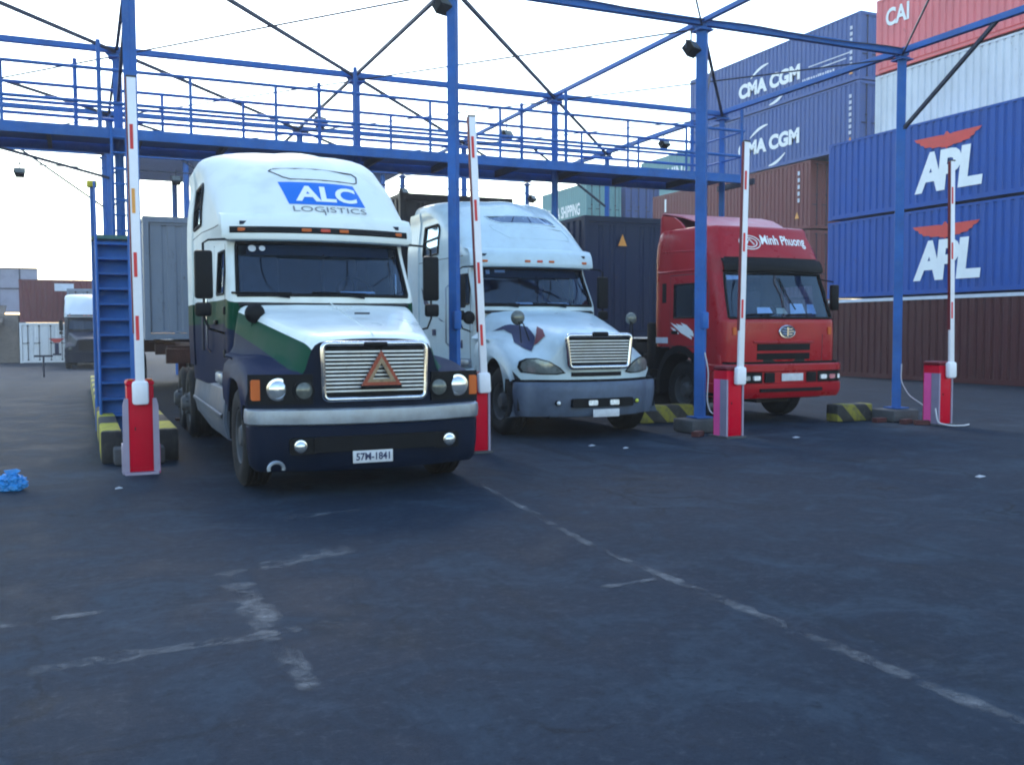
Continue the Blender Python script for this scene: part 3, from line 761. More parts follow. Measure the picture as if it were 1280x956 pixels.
# ---------------------------------------------------------------- ground
def ground_mat():
    m, nt, b = nmat('worn_asphalt'); N, L = nt.nodes, nt.links
    tc = N.new('ShaderNodeTexCoord')
    def noise(sc, det, rough, st=(1, 1, 1), dist=0.0):
        mp = N.new('ShaderNodeMapping'); mp.inputs['Scale'].default_value = st; L.new(tc.outputs['Object'], mp.inputs[0])
        n = N.new('ShaderNodeTexNoise'); n.inputs['Scale'].default_value = sc; n.inputs['Detail'].default_value = det; n.inputs['Roughness'].default_value = rough; n.inputs['Distortion'].default_value = dist
        L.new(mp.outputs[0], n.inputs['Vector']); return n.outputs[0]
    def ramp(x, a, c, lo=0.0, hi=1.0):
        r = N.new('ShaderNodeMapRange'); r.inputs[1].default_value = a; r.inputs[2].default_value = c; r.inputs[3].default_value = lo; r.inputs[4].default_value = hi; L.new(x, r.inputs[0]); return r.outputs[0]
    def mix(f, a, c):
        x = N.new('ShaderNodeMix'); x.data_type = 'RGBA'; L.new(f, x.inputs['Factor'])
        for k, v in (('A', a), ('B', c)):
            if isinstance(v, tuple): x.inputs[k].default_value = v
            else: L.new(v, x.inputs[k])
        return x.outputs['Result']
    def mth(op, a, c):
        x = N.new('ShaderNodeMath'); x.operation = op
        for k, v in ((0, a), (1, c)):
            if isinstance(v, float): x.inputs[k].default_value = v
            else: L.new(v, x.inputs[k])
        return x.outputs[0]
    big = noise(.28, 5, .6, dist=.6); mid = noise(1.3, 8, .68, dist=.8); fine = noise(55, 4, .7); oil = noise(.9, 6, .6, (1, .7, 1), 1.0)
    c = mix(ramp(big, .3, .7), (.008, .014, .025, 1), (.014, .022, .036, 1))
    c = mix(ramp(mid, .48, .68, 0, .8), c, (.044, .056, .072, 1))          # dry cement dust
    c = mix(ramp(oil, .60, .72, 0, .75), c, (.007, .010, .014, 1))          # oil and tyre marks
    sp = N.new('ShaderNodeSeparateXYZ'); L.new(tc.outputs['Object'], sp.inputs[0])
    # a strip of cement dust where the barriers were set into the ground
    d = mth('ABSOLUTE', mth('SUBTRACT', sp.outputs['Y'], 11.6), 0.0)
    strip = mth('MULTIPLY', ramp(d, .25, 1.1, 1, 0), ramp(mid, .40, .62))
    c = mix(mth('MULTIPLY', strip, .6), c, (.075, .082, .095, 1))
    trk = noise(1.0, 6, .6, (2.2, .12, 1), .4)
    c = mix(ramp(trk, .56, .70, 0, .55), c, (.006, .009, .013, 1))          # dark wheel tracks along the lanes
    grit = noise(170, 2, .6); c = mix(ramp(grit, .58, .72, 0, .6), c, (.050, .058, .068, 1))          # exposed stone in the surface
    vo = N.new('ShaderNodeTexVoronoi'); vo.feature = 'DISTANCE_TO_EDGE'; vo.inputs['Scale'].default_value = .42
    wv = N.new('ShaderNodeVectorMath'); wv.operation = 'ADD'; nz = N.new('ShaderNodeTexNoise'); nz.inputs['Scale'].default_value = 2.2; nz.inputs['Detail'].default_value = 6; L.new(tc.outputs['Object'], nz.inputs['Vector'])
    sc_ = N.new('ShaderNodeVectorMath'); sc_.operation = 'SCALE'; sc_.inputs['Scale'].default_value = .7; L.new(nz.outputs['Color'], sc_.inputs[0]); L.new(tc.outputs['Object'], wv.inputs[0]); L.new(sc_.outputs[0], wv.inputs[1]); L.new(wv.outputs[0], vo.inputs['Vector'])
    crack = mth('MULTIPLY', ramp(vo.outputs['Distance'], .004, .012, 1, 0), ramp(big, .48, .60))
    c = mix(mth('MULTIPLY', crack, .75), c, (.004, .005, .007, 1))
    scuff = noise(1.1, 9, .70, (.8, 1.3, 1), .7); c = mix(ramp(scuff, .56, .74, 0, .6), c, (.060, .072, .090, 1))          # pale scuffs lying across the lanes
    speck = noise(14, 5, .75); c = mix(ramp(speck, .54, .70, 0, .55), c, (.052, .060, .072, 1)); c = mix(ramp(speck, .46, .34, 0, .6), c, (.006, .009, .014, 1))
    c = mix(ramp(fine, .35, .75, 0, .35), c, (.030, .040, .052, 1))
    tn = N.new('ShaderNodeVectorMath'); tn.operation = 'MULTIPLY'; tn.inputs[1].default_value = (.70, .88, 1.02); L.new(c, tn.inputs[0]); L.new(tn.outputs[0], b.inputs['Base Color'])
    L.new(ramp(mid, .3, .7, .72, .95), b.inputs['Roughness']); b.inputs['Specular IOR Level'].default_value = .10
    bp = N.new('ShaderNodeBump'); bp.inputs['Strength'].default_value = .5; bp.inputs['Distance'].default_value = .012
    L.new(mth('ADD', mth('ADD', fine, grit), mth('MULTIPLY', mid, 1.5)), bp.inputs['Height']); L.new(bp.outputs[0], b.inputs['Normal'])
    return m
M['asphalt'] = ground_mat()
g = MB()
xs = [-400, -60, -12, 30, 70, 400]; ys = [-200, -10, 20, 70, 400]
g.grid([[(x, y, 0) for x in xs] for y in ys])
struct(g.build('ground', 'asphalt'))

def paint_mat(name, wear):
    m, nt, b = nmat(name); N, L = nt.nodes, nt.links
    tc = N.new('ShaderNodeTexCoord'); n = N.new('ShaderNodeTexNoise'); n.inputs['Scale'].default_value = 2.6; n.inputs['Detail'].default_value = 10; n.inputs['Roughness'].default_value = .75
    L.new(tc.outputs['Object'], n.inputs['Vector'])
    r = N.new('ShaderNodeMapRange'); r.inputs[1].default_value = wear; r.inputs[2].default_value = wear + .22; r.inputs[4].default_value = .8; L.new(n.outputs[0], r.inputs[0])
    b.inputs['Base Color'].default_value = (.13, .145, .165, 1); b.inputs['Roughness'].default_value = .85
    t = N.new('ShaderNodeBsdfTransparent'); mx = N.new('ShaderNodeMixShader')
    ea = N.new('ShaderNodeAttribute'); ea.attribute_name = 'edge'; em = N.new('ShaderNodeMath'); em.operation = 'MULTIPLY'; L.new(ea.outputs['Fac'], em.inputs[0]); L.new(r.outputs[0], em.inputs[1])
    L.new(em.outputs[0], mx.inputs[0]); L.new(t.outputs[0], mx.inputs[1]); L.new(b.outputs[0], mx.inputs[2]); L.new(mx.outputs[0], nt.nodes['Material Output'].inputs[0])
    return m
M['linepaint'] = paint_mat('worn_line_paint', .44); M['linefaint'] = paint_mat('scuffed_dust', .47)
def marking(x0, y0, x1, y1, w, m, z=.004):
    d = Vector((x1 - x0, y1 - y0, 0)); n = Vector((-d.y, d.x, 0)).normalized() * w / 2; k = max(2, int(d.length / .09)); b = MB()
    rows = []
    for i in range(k + 1):
        p = Vector((x0, y0, z)) + d * i / k; j = random.uniform(.5, 1.15) if 0 < i < k else .7
        rows.append([p + n * j * q for q in (-1.25, -.7, 0, .7, 1.25)])
    b.grid(rows); o = b.build('lane_marking', m, weld=False); struct(o)
    at_ = o.data.attributes.new('edge', 'FLOAT', 'POINT')
    for i in range(k + 1):
        for q, e in enumerate((0, .85, 1, .85, 0)): at_.data[i * 5 + q].value = e * (0.0 if i in (0, k) else 1.0)
marking(3.75, 9.2, 3.42, 6.2, .10, 'linepaint'); marking(3.42, 6.2, 3.45, 2.0, .11, 'linepaint')
marking(2.88, 5.2, 3.36, 5.24, .09, 'linepaint', .008)
marking(.60, 6.40, 1.80, 6.98, .26, 'linefaint'); marking(-.3, 5.04, 1.30, 5.18, .17, 'linefaint'); marking(.85, 6.3, .90, 4.2, .20, 'linefaint', .008)
marking(-.9, 5.85, .1, 5.95, .14, 'linefaint', .006); marking(1.5, 8.3, 2.3, 8.5, .22, 'linefaint')

# ---------------------------------------------------------------- blue steel frame over the lanes
GX = [0.646 + 4.122 * i for i in range(4)]; GY = [12.73 + 5.124 * j for j in range(4)]; GZ = 6.35
fr = thing('steel_gantry', 'blue painted steel frame of posts and braced beams spanning the truck lanes', 'gantry', (GX[1], GY[1], 0))
def local(p, o): return Vector(p) - o.location
def gbar(name, a, b_, w, m='steelblue', rows=1):
    b = MB(); b.bar(local(a, fr), local(b_, fr), w); return b.build(name, m, fr, bevel=.006 if w > .08 else 0)
for j, y in enumerate(GY):
    for i, x in enumerate(GX):
        w = (.16 if i == 2 else .15) if (j == 0 and i > 1) else (.125 if j == 0 else .11)
        zb = .22 if j == 0 else .0
        x -= .04 if (i, j) == (0, 0) else 0
        gbar('column', (x, y, zb), (x, y, GZ - .06 - .003 * i), w if (i, j) != (0, 0) else .115)
        b = MB(); b.box(local((x, y, GZ - .13), fr), (.26, .26, .02)); b.build('cap_plate', 'steelblue', fr)
        b = MB(); b.box(local((x, y, zb + .012), fr), (.30, .30, .022)); b.build('base_plate', 'steelblue', fr)
    x0 = -6.5 if j else GX[0] - .4
    gbar('beam', (x0, y, GZ), (GX[3] + .12, y, GZ), .10)
for i, x in enumerate(GX):
    gbar('beam' if i == 3 or i == 2 else 'brace', (x, GY[0] - 9.5 if i > 1 else GY[0] - 5.5, GZ + .012 + .004 * i), (x, GY[3], GZ + .012 + .004 * i), .10 if i == 3 else (.07 if i == 2 else .05), 'steelblue' if i > 1 else 'rod')
for j in range(3):
    for i in range(-1, 3):
        xa, xb = 0.646 + 4.122 * i, 0.646 + 4.122 * (i + 1)
        gbar('brace', (xa, GY[j], GZ - .03), (xb, GY[j + 1], GZ - .03), .05, 'rod')
        gbar('brace', (xb, GY[j], GZ - .09), (xa, GY[j + 1], GZ - .09), .022, 'rod')
for i in range(1, 3): gbar('brace', (GX[i], GY[0] - 5.1, GZ - .05), (GX[i] + 4.122, GY[0], GZ - .05), .025, 'rod')
gbar('brace', (GX[3], GY[0], 5.0), (GX[3], GY[0] - 1.9, GZ), .055, 'rod')      # knee braces on the last posts
gbar('brace', (GX[2], GY[0], 4.97), (10.55, 14.80, GZ - .03), .04, 'rod')
gbar('brace', (GX[0], GY[0] + .1, GZ - .02), (GX[0], GY[1], GZ - .9), .05, 'rod')
gbar('brace', (-6.5, GY[1], 5.9), (GX[0], GY[2], 4.95), .05, 'rod')
gbar('brace', (-6.5, GY[3], 5.95), (GX[3], GY[3], 5.95), .03, 'rod')
for (i, j, x2, y2) in ((3, 2, 2.2, 0), (1, 3, 2.2, 0), (0, 3, 2.0, 0)):
    gbar('brace', (GX[i], GY[j], 4.9), (GX[i] - x2, GY[j] - .0, GZ - .02), .045, 'rod')
for x, y in ((GX[1], GY[0] - .09), (GX[2], GY[0] - .11)):
    b = MB(); b.box(local((x, y, 1.75), fr), (.11, .10, .26), 0, bev=.02); b.build('switch_box', 'steelblue', fr, smooth=40)

for j in (0, 1, 2):   # gusset plates where the beams meet the posts, and conduit along the front beam
    for i, x in enumerate(GX):
        for s in (-1, 1):
            b = MB(); b.prism([(s * .06, GZ - .055), (s * .19, GZ - .055), (s * .06, GZ - .20)], 'y', -.006, .006, 0, Matrix.Translation(local((x, GY[j], 0), fr))); b.build('gusset', 'steelblue', fr)
b = MB(); b.tube([local((x, GY[0] - .09, GZ + .02 + .02 * sin(x * 2.1)), fr) for x in [GX[0] + .3 * q for q in range(42)]], .012, 5); b.build('conduit', 'rod', fr)
# ---------------------------------------------------------------- walkway slung under the frame
wk = thing('elevated_walkway', 'blue steel walkway with tube railings slung under the gantry above the trucks', 'walkway', (6, 17.7, 4.85))
def wpart(name, fn, m='steelblue', **k):
    b = MB(); fn(b); o = b.build(name, m, wk, **k); return o
W0, W1, YA, YB = -6.5, 13.02, 17.02, 18.42
L_ = lambda x, y, z: local((x, y, z), wk)
wpart('deck', lambda b: b.box(L_((W0 + W1) / 2, (YA + YB) / 2, 4.88), (W1 - W0, YB - YA - .1, .03)), 'steelblue')
for y in (YA, YB):
    wpart('edge_beam', lambda b: (b.box(L_((W0 + W1) / 2, y, 4.81), (W1 - W0, .014, .17)), b.box(L_((W0 + W1) / 2, y + .035, 4.888), (W1 - W0 - .01, .07, .012)), b.box(L_((W0 + W1) / 2, y + .035, 4.728), (W1 - W0 - .01, .07, .012))))
for k in range(15):
    x = W0 + .6 + k * 1.37
    wpart('cross_beam', lambda b: b.box(L_(x, (YA + YB) / 2, 4.79), (.06, YB - YA - .12, .12)), 'rod')
for y, zs in ((YA + .04, (5.29, 5.82)), (YB - .04, (5.29, 5.50, 5.80))):
    for z in zs:
        wpart('rail', lambda b: b.tube([L_(W0, y, z), L_(W1 - .02, y, z)], .030, 8), smooth=50)
    n = 15
    for k in range(n):
        x = W1 - .08 - k * 1.40 - (.35 if y > 18 else 0)
        wpart('railing_post', lambda b: b.tube([L_(x, y, 4.89), L_(x, y, 5.82 if k % 3 else 6.28)], .027 if k % 3 else .036, 6), smooth=50)
for y0 in (W1 - .03,):
    wpart('rail', lambda b: (b.tube([L_(y0, YA, 5.82), L_(y0, YB, 5.82)], .022, 8), b.tube([L_(y0, YA, 5.3), L_(y0, YB, 5.3)], .022, 8)), smooth=50)

# ---------------------------------------------------------------- steel stair at the left island
st = thing('steel_stair', 'steep blue steel stair with a landing at the left end of the walkway', 'stair', (.5, 16, 0))
S_ = lambda x, y, z: local((x, y, z), st)
xl, xr = .22, .78
def spt(t): return (lerp(15.3, 16.45, t), lerp(0, 3.08, t))
for x in (xl, xr):
    b = MB(); (ya, za), (yb, zb) = spt(0), spt(1)
    b.prism([(p[0], p[1]) for p in [tuple(S_(0, ya, za).yz), tuple(S_(0, ya + .18, za).yz), tuple(S_(0, yb + .18, zb).yz), tuple(S_(0, yb, zb).yz)]], 'x', S_(x - .02, 0, 0).x, S_(x + .02, 0, 0).x); b.build('stringer', 'steelblue', st)
    b = MB(); b.tube([S_(x, ya - .02, .85), S_(x, yb - .02, zb + .85)], .018, 6)
    for t in (.0, .33, .66, 1): y, z = spt(t); b.tube([S_(x, y + .09, z), S_(x, y - .02, z + .85)], .016, 6)
    b.build('handrail', 'steelblue', st, smooth=50)
for k in range(13):
    y, z = spt((k + .6) / 13.0)
    b = MB(); b.box(S_((xl + xr) / 2, y + .07, z), (xr - xl - .05, .20, .035)); b.build('tread', 'steelblue', st)
b = MB(); (ya, za), (yb, zb) = spt(0), spt(1); b.grid([[S_(x, y + .19, z) for x in (xl + .02, xr - .02)] for y, z in ((ya, za + .02), (yb, zb - .03))]); b.build('back_sheet', 'steelblue', st, solid=.006)
b = MB(); b.box(S_((xl + xr) / 2, 16.85, 3.10), (.66, .62, .06)); b.build('landing', mat('green_grating', (.05, .13, .12), .6), st)
for x, y, h in ((.19, 17.12, .9), (.19, 16.56, .78), (.80, 17.12, .9), (.80, 16.56, .5)):
    b = MB(); b.tube([S_(x, y, 0 if y > 17 else 3.1), S_(x, y, 3.1 + h)], .032, 8); b.build('landing_post', 'steelblue', st, smooth=50)
for z in (3.45, 3.82):
    b = MB(); b.tube([S_(.19, 17.12, z), S_(.19, 16.56, z)], .022, 6); b.build('landing_rail', 'steelblue', st, smooth=50)
b = MB(); b.box(S_(.19, 16.56, 3.91), (.15, .15, .10), 0, bev=.02); b.build('post_cap', 'yellow', st, smooth=40)
b = MB()
for x in (.50, .76): b.tube([S_(x, 17.0, 3.1), S_(x, 17.0, 4.9)], .022, 6)
for k in range(7): b.tube([S_(.50, 17.0, 3.25 + .25 * k), S_(.76, 17.0, 3.25 + .25 * k)], .016, 6)
for z in (3.6, 4.1): b.tube([S_(.64 + .13 * cos(t), 17.0 - .25 * sin(t), z + .1 * sin(t)) for t in [pi * q / 8 for q in range(9)]], .012, 6)
b.build('ladder', 'steelblue', st, smooth=50)

# ---------------------------------------------------------------- floodlights
def floodlight(loc, rz, tilt, label, up):
    f = thing('floodlight', label, 'floodlight', loc, rz, 'floodlights on the gantry')
    b = MB(); T = Matrix.Rotation(tilt, 4, 'X')
    b.prism([(-.13, -.10), (.13, -.10), (.10, .08), (-.10, .08)], 'z', -.09, .09, 0, T); o = b.build('housing', 'black', f, bevel=.012)
    b = MB(); b.box((0, -.103, 0), (.22, .006, .15), 0, T=T); b.build('lens', 'lampdull', o)
    b = MB(); b.tube([(-.14, 0, 0), (-.14, 0, .12), (.14, 0, .12), (.14, 0, 0)], .012, 6); b.tube([(0, 0, .12), (0, 0, up)], .014, 6); b.build('bracket', 'rod', f)
for (p, rz, up, lab) in [((-1.37, 28.05, 5.70), 0, .3, 'dark square floodlight hanging on the wire at the far left'), ((2.44, 28.05, 5.72), 0, .3, 'dark square floodlight above the grey container behind the first truck'),
        ((4.80, 21.0, 6.10), .3, .25, 'dark floodlight above the walkway left of the middle gantry post'), ((8.89, 20.3, 6.0), .3, .35, 'small floodlight over the walkway beside the second white truck'),
        ((13.01, 20.2, 6.1), .3, .26, 'floodlight over the walkway in front of the green container'), ((8.70, 12.75, 5.92), .4, .3, 'grey floodlight near the top of the tall post by the red truck'),
        ((4.62, 12.75, 6.05), .4, .28, 'floodlight at the top edge beside the post between the white trucks'), ((8.85, 27.9, 5.72), .4, .3, 'floodlight just above the dark container behind the second white truck'), ((13.1, 27.95, 5.75), .5, .3, 'floodlight on the far post above the second white truck roof')]:
    floodlight(p, rz, radians(-35), lab, up)

# ---------------------------------------------------------------- shipping containers
def paint(name, c, rough=.5, fade=.25):
    return mat(name, c, rough, var=.12, scale=1.2, dirt=fade, dirtcol=(c[0] * .6 + .05, c[1] * .6 + .05, c[2] * .6 + .055, 1), rust=.5, spec=.2, stretch=(1, 1, .35))
CP = {'cmablue': paint('glare_pale_navy_container', (.062, .115, .31)), 'aplblue': paint('bright_blue_container', (.009, .072, .32)), 'maroon': paint('maroon_container', (.058, .009, .013)), 'brown': paint('faded_brown_container', (.16, .048, .052)),  # navy lightened past its own fading, sky glare put into the colour
      'salmon': paint('glare_pale_red_container', (.70, .19, .20)), 'grey': paint('pale_grey_container', (.60, .64, .68)), 'teal': paint('green_container', (.13, .30, .32)), 'blue': paint('blue_container', (.04, .085, .25)),  # red of the top box lightened to hold the washed-out glare
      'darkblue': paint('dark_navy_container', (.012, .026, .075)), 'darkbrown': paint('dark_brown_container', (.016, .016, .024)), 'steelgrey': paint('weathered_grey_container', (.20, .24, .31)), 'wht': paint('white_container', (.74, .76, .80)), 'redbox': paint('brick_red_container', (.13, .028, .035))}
M.update(CP)
_cm = {}
def container_meshes(Lc, Hc, m, Wc=2.438):
    key = (Lc, Hc, m)
    if key in _cm: return _cm[key]
    def corr(n0, length, depth):   # zigzag of (along, inset)
        pitch = .278; n = int((length) / pitch); off = (length - n * pitch) / 2; P = [(0, 0)]
        for k in range(n):
            a = off + k * pitch; P += [(a + .035, 0), (a + .07, depth), (a + .14, depth), (a + .175, 0)]
        P.append((length, 0)); return P
    sh = MB(); D = .036; i = .055
    for s in (-1, 1):
        Z = [(.16, 0), (Hc - .07, 0)]
        sh.grid([[(s * (Wc / 2 - .012 - d), i + a, z) for a, d in corr(0, Lc - 2 * i, D)] for z in (.14, Hc - .06)])
    sh.grid([[(-Wc / 2 + i + a, Lc - .012 - d, z) for a, d in corr(0, Wc - 2 * i, D)] for z in (.14, Hc - .06)])
    sh.grid([[(x, .03 + a, Hc - .015 - d * .5) for a, d in corr(0, Lc - .06, D)] for x in (-Wc / 2 + .05, Wc / 2 - .05)])
    f = MB()
    for x in (-1, 1):
        for y in (0, 1):
            cx, cy = x * (Wc / 2 - .06), .06 if y == 0 else Lc - .06
            f.box((cx, cy, Hc / 2), (.115, .115, Hc - .24))
            for z in (.06, Hc - .06): f.box((x * (Wc / 2 - .081), .089 if y == 0 else Lc - .089, z), (.165, .18, .12))
        f.box((x * (Wc / 2 - .03), Lc / 2, .09), (.055, Lc - .36, .14)); f.box((x * (Wc / 2 - .03), Lc / 2, Hc - .04), (.06, Lc - .36, .07))
    for y in (.045, Lc - .045):
        for z in (.075, Hc - .06): f.box((0, y, z), (Wc - .33, .08, .12))
    f.box((0, Lc / 2, .12), (Wc - .2, Lc - .2, .03))
    d = MB()
    d.grid([[(.0 + a, .05 + e * .7, z) for a, e in corr(0, Wc / 2 - .135, D)] for z in (.16, Hc - .14)])
    d.box(((Wc / 2 - .135) / 2, .055, .17), (Wc / 2 - .14, .04, .05)); d.box(((Wc / 2 - .135) / 2, .055, Hc - .15), (Wc / 2 - .14, .04, .05))
    r = MB()
    for x in (.28, .82):
        r.tube([(x, .015, .12), (x, .015, Hc - .12)], .018, 6)
        for z in (.16, Hc / 2, Hc - .16): r.box((x, .02, z), (.09, .03, .06))
        r.box((x + .12, .012, 1.05), (.28, .02, .035))
    def me(b, m, sm=None):
        o = b.build('x', m, None, smooth=sm); e = o.data; bpy.data.objects.remove(o); return e
    _cm[key] = (me(sh, m), me(f, m), me(d, m), me(r, 'rod'))
    return _cm[key]
def container(label, m, loc, Lc=12.19, Hc=2.59, rz=0.0, group=None, doors=True):
    """loc: middle of the near end at floor level; the box runs away from there along local +Y"""
    c = thing('shipping_container', label, 'container', loc, rz, group)
    sh, f, d, r = container_meshes(Lc, Hc, m)
    def ob(n, e, p, sx=1):
        o = bpy.data.objects.new(n, e); col.objects.link(o); o.parent = p; o.scale = (sx, 1, 1); return o
    ob('corrugated_shell', sh, c); ob('frame', f, c)
    if doors:
        for s in (1, -1):
            o = ob('door', d, c, s); q = bpy.data.objects.new('locking_bars', r); col.objects.link(q); q.parent = o
    else:
        o = ob('end_panel', d, c, 1); o2 = ob('end_panel', d, c, -1)
    return c
WC = 2.438
def side_text(c, off=.004):
    """u towards the camera end (local -Y), seen on the -X side; y0 = distance from near end where the text starts"""
    return lambda y0, z0: (lambda u, v: Vector((-WC / 2 - off, y0 - u, z0 + v)))
def strip(c, pts, w, m, name='arc_mark'):
    b = MB(); n = len(pts); rows = []
    for i in range(n):
        a = Vector(pts[max(i - 1, 0)]); q = Vector(pts[min(i + 1, n - 1)]); t = (q - a).normalized(); nn = Vector((-t.y, t.x)) * w * (.35 + .65 * sin(pi * i / (n - 1))) / 2
        p = Vector(pts[i]); rows.append([(-WC / 2 - .004, p.x + nn.x, p.y + nn.y), (-WC / 2 - .004, p.x - nn.x, p.y - nn.y)])
    b.grid(rows); return b.build(name, m, c)

XS = 23.58 + WC / 2
def apl(label, z, ylo):
    c = container(label, 'aplblue', (XS, 26.26 - 12.19, z))
    y0 = 26.26 - 12.19
    T = side_text(c)
    for ch, ya, wd, k in (('A', 22.47, 1.10, 0), ('P', 21.62, .88, 1), ('L', 20.86, .86, 2)):
        lettering(ch, side_text(c, .004 + .004 * k)(ya - y0, .42), wd, 1.20, 'whitetext', c, bold=.045, shear=.10)
    E = [(0, .36), (.20, .355), (.40, .35), (.455, .33), (.475, .37), (.485, .41), (.515, .41), (.525, .37), (.545, .33), (.60, .35), (.80, .355), (1, .36), (.955, .27), (.91, .25), (.895, .18), (.85, .16), (.83, .10), (.74, .09), (.72, .055), (.60, .05), (.57, .02), (.52, .01), (.50, -.03), (.48, .01), (.43, .02), (.40, .05), (.28, .055), (.26, .09), (.17, .10), (.15, .16), (.105, .18), (.09, .25), (.045, .27)]
    b = MB(); f = T(22.52 - y0, 1.66); b.add([f(x * 2.46, y * 1.15) for x, y in E], [list(range(len(E)))]); b.build('eagle_mark', 'aplred', c)
    return c
G1 = 'containers stacked at the right'
container('maroon container with a pale top rail at the bottom of the right hand stack', 'maroon', (XS, 14.07, 0), group=G1)
wr = MB(); wr.box((0, 0, 0), (.02, 12.0, .10)); o = wr.build('pale_top_rail', 'fadedtext', kids(bpy.data.objects['steel_stair'])[0]); o.parent = [c for c in bpy.data.objects if c.name.startswith('shipping_container')][0]; o.location = (-WC / 2 - .012, 6.1, 2.555)
apl('bright blue container with eagle and white letters directly on the maroon container', 2.66, 0)['group'] = G1
apl('bright blue container with eagle and white letters, upper of two, under the grey one', 5.32, 0)['group'] = G1
X2 = 26.1 + WC / 2; Y2 = 26.75 - 12.19
container('pale grey container above the bright blue ones, under the red container', 'grey', (X2, Y2, 7.98), group=G1)
c = container('pale red container on top of the pale grey one', 'salmon', (X2, Y2, 10.64), group=G1)
lettering('CAI', side_text(c)(26.3 - Y2, 1.55), 1.05, .62, 'whitetext', c, bold=.03)
b = MB()
for z in (.03, -.10): b.box((-WC / 2 + .0, 6.1, z + .12), (.03, 11.8, .03))
b.build('bottom_rail_stripe', 'aplred', c)
X3 = 29.5 + WC / 2; Y3 = 31.1
G2 = 'containers stacked behind the red truck'
def cma(label, z, extra):
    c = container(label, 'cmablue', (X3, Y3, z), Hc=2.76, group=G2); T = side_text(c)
    lettering('CMA CGM', T(39.15 - Y3, .84), 4.40, .70, 'whitetext', c, bold=.055)
    def arc(y0, z0, y1, z1, bul): return [(lerp(y0, y1, t) - Y3, lerp(z0, z1, t) + bul * sin(pi * t)) for t in [q / 10 for q in range(11)]]
    strip(c, arc(38.25, 1.66, 36.95, 2.08, .10), .14, 'whitetext'); strip(c, arc(36.85, .14, 35.7, .56, -.10), .14, 'whitetext')
    if extra:
        b = MB(); q = random.Random(4)
        for z2, ya, yb in ((.70, 34.55, 32.6), (.44, 34.55, 32.2)):
            y = ya
            while y > yb:
                wq = q.uniform(.06, .13); b.box((-WC / 2 - .004, y - Y3, z2), (.004, wq, q.uniform(.11, .17))); y -= wq + .05
        b.build('small_print', 'fadedtext', c)
        for z2, y0, y1 in ((1.22, 34.2, 31.7), (1.02, 33.6, 31.9)):
            b = MB(); b.box((-WC / 2 - .004, (y0 + y1) / 2 - Y3, z2), (.004, y0 - y1, .05)); b.build('line_mark', 'fadedtext', c)
    for z2 in (2.2, 1.95, 1.7, 1.45, 1.2, .95, .7):
        b = MB(); b.box((-WC / 2 - .004, .52, z2), (.004, .14, .15)); b.build('code_mark', 'fadedtext', c)
    b = MB(); f = T(.62, .30); b.add([f(0, 0), f(.22, 0), f(.11, .24)], [(0, 1, 2)]); b.build('warning_sticker', 'stickerorange', c)
    return c
cma('pale navy container with white lettering and arcs, topmost behind the red truck', 9.10 + 2.80, True)
cma('pale navy container with white lettering and arcs, on the brown container', 9.10, False)
for k, zz in enumerate((0.0, 3.02, 6.08)):
    c = container('faded brown container under the navy ones with white lettering' if k == 2 else ('faded brown container at ground level behind the red truck' if k == 0 else 'faded brown container second from the ground behind the red truck, below its lookalike'), 'brown', (X3, 34.0, zz), Hc=2.98, Lc=12.9, group=G2)
    if k == 2:
        for z2 in (2.5, 2.2, 1.9, 1.6, 1.3):
            b = MB(); b.box((-WC / 2 - .004, .75, z2), (.004, .14, .18)); b.build('code_mark', 'fadedtext', c)
        b = MB(); b.box((-WC / 2 - .004, 11.6, 2.35), (.004, .16, .7)); b.build('code_mark', 'whitetext', c)
        b = MB(); f = side_text(c)(1.0, .5); b.add([f(0, 0), f(.3, 0), f(.15, .3)], [(0, 1, 2)]); b.build('warning_sticker', 'stickerorange', c)
G3 = 'far container stacks'
for k in (2, 3):
    c = container(['green container low in the far stack', 'green container second from the ground in the far stack', 'green container third from the ground in the far stack', 'pale green container on top of the far stack beside a blue one'][k], 'teal', (28 + WC / 2, 52.0, 2.64 * k), Lc=6.1, group=G3)
    if k == 3: lettering('CHINA SHIPPING', side_text(c)(5.4, .75), 4.6, .75, 'whitetext', c, bold=.03)
    container(['blue container low in the far stack', 'blue container second from the ground in the far stack', 'blue container third from the ground in the far stack', 'blue container with door bars on top of the far stack'][k], 'blue', (30.75 + WC / 2, 52.0, 2.64 * k), Lc=6.1, group=G3)
for k in (4,):
    c = container('pale green container high up beside the navy lettered stack' if k == 4 else 'green container in the far row under the topmost green one', 'teal', (36 + WC / 2, 46.6, 2.66 * k), group=G3)
    if k == 4: lettering('CHINA SHIPPING', side_text(c)(9.6, .75), 8.0, 1.0, 'whitetext', c, bold=.03)
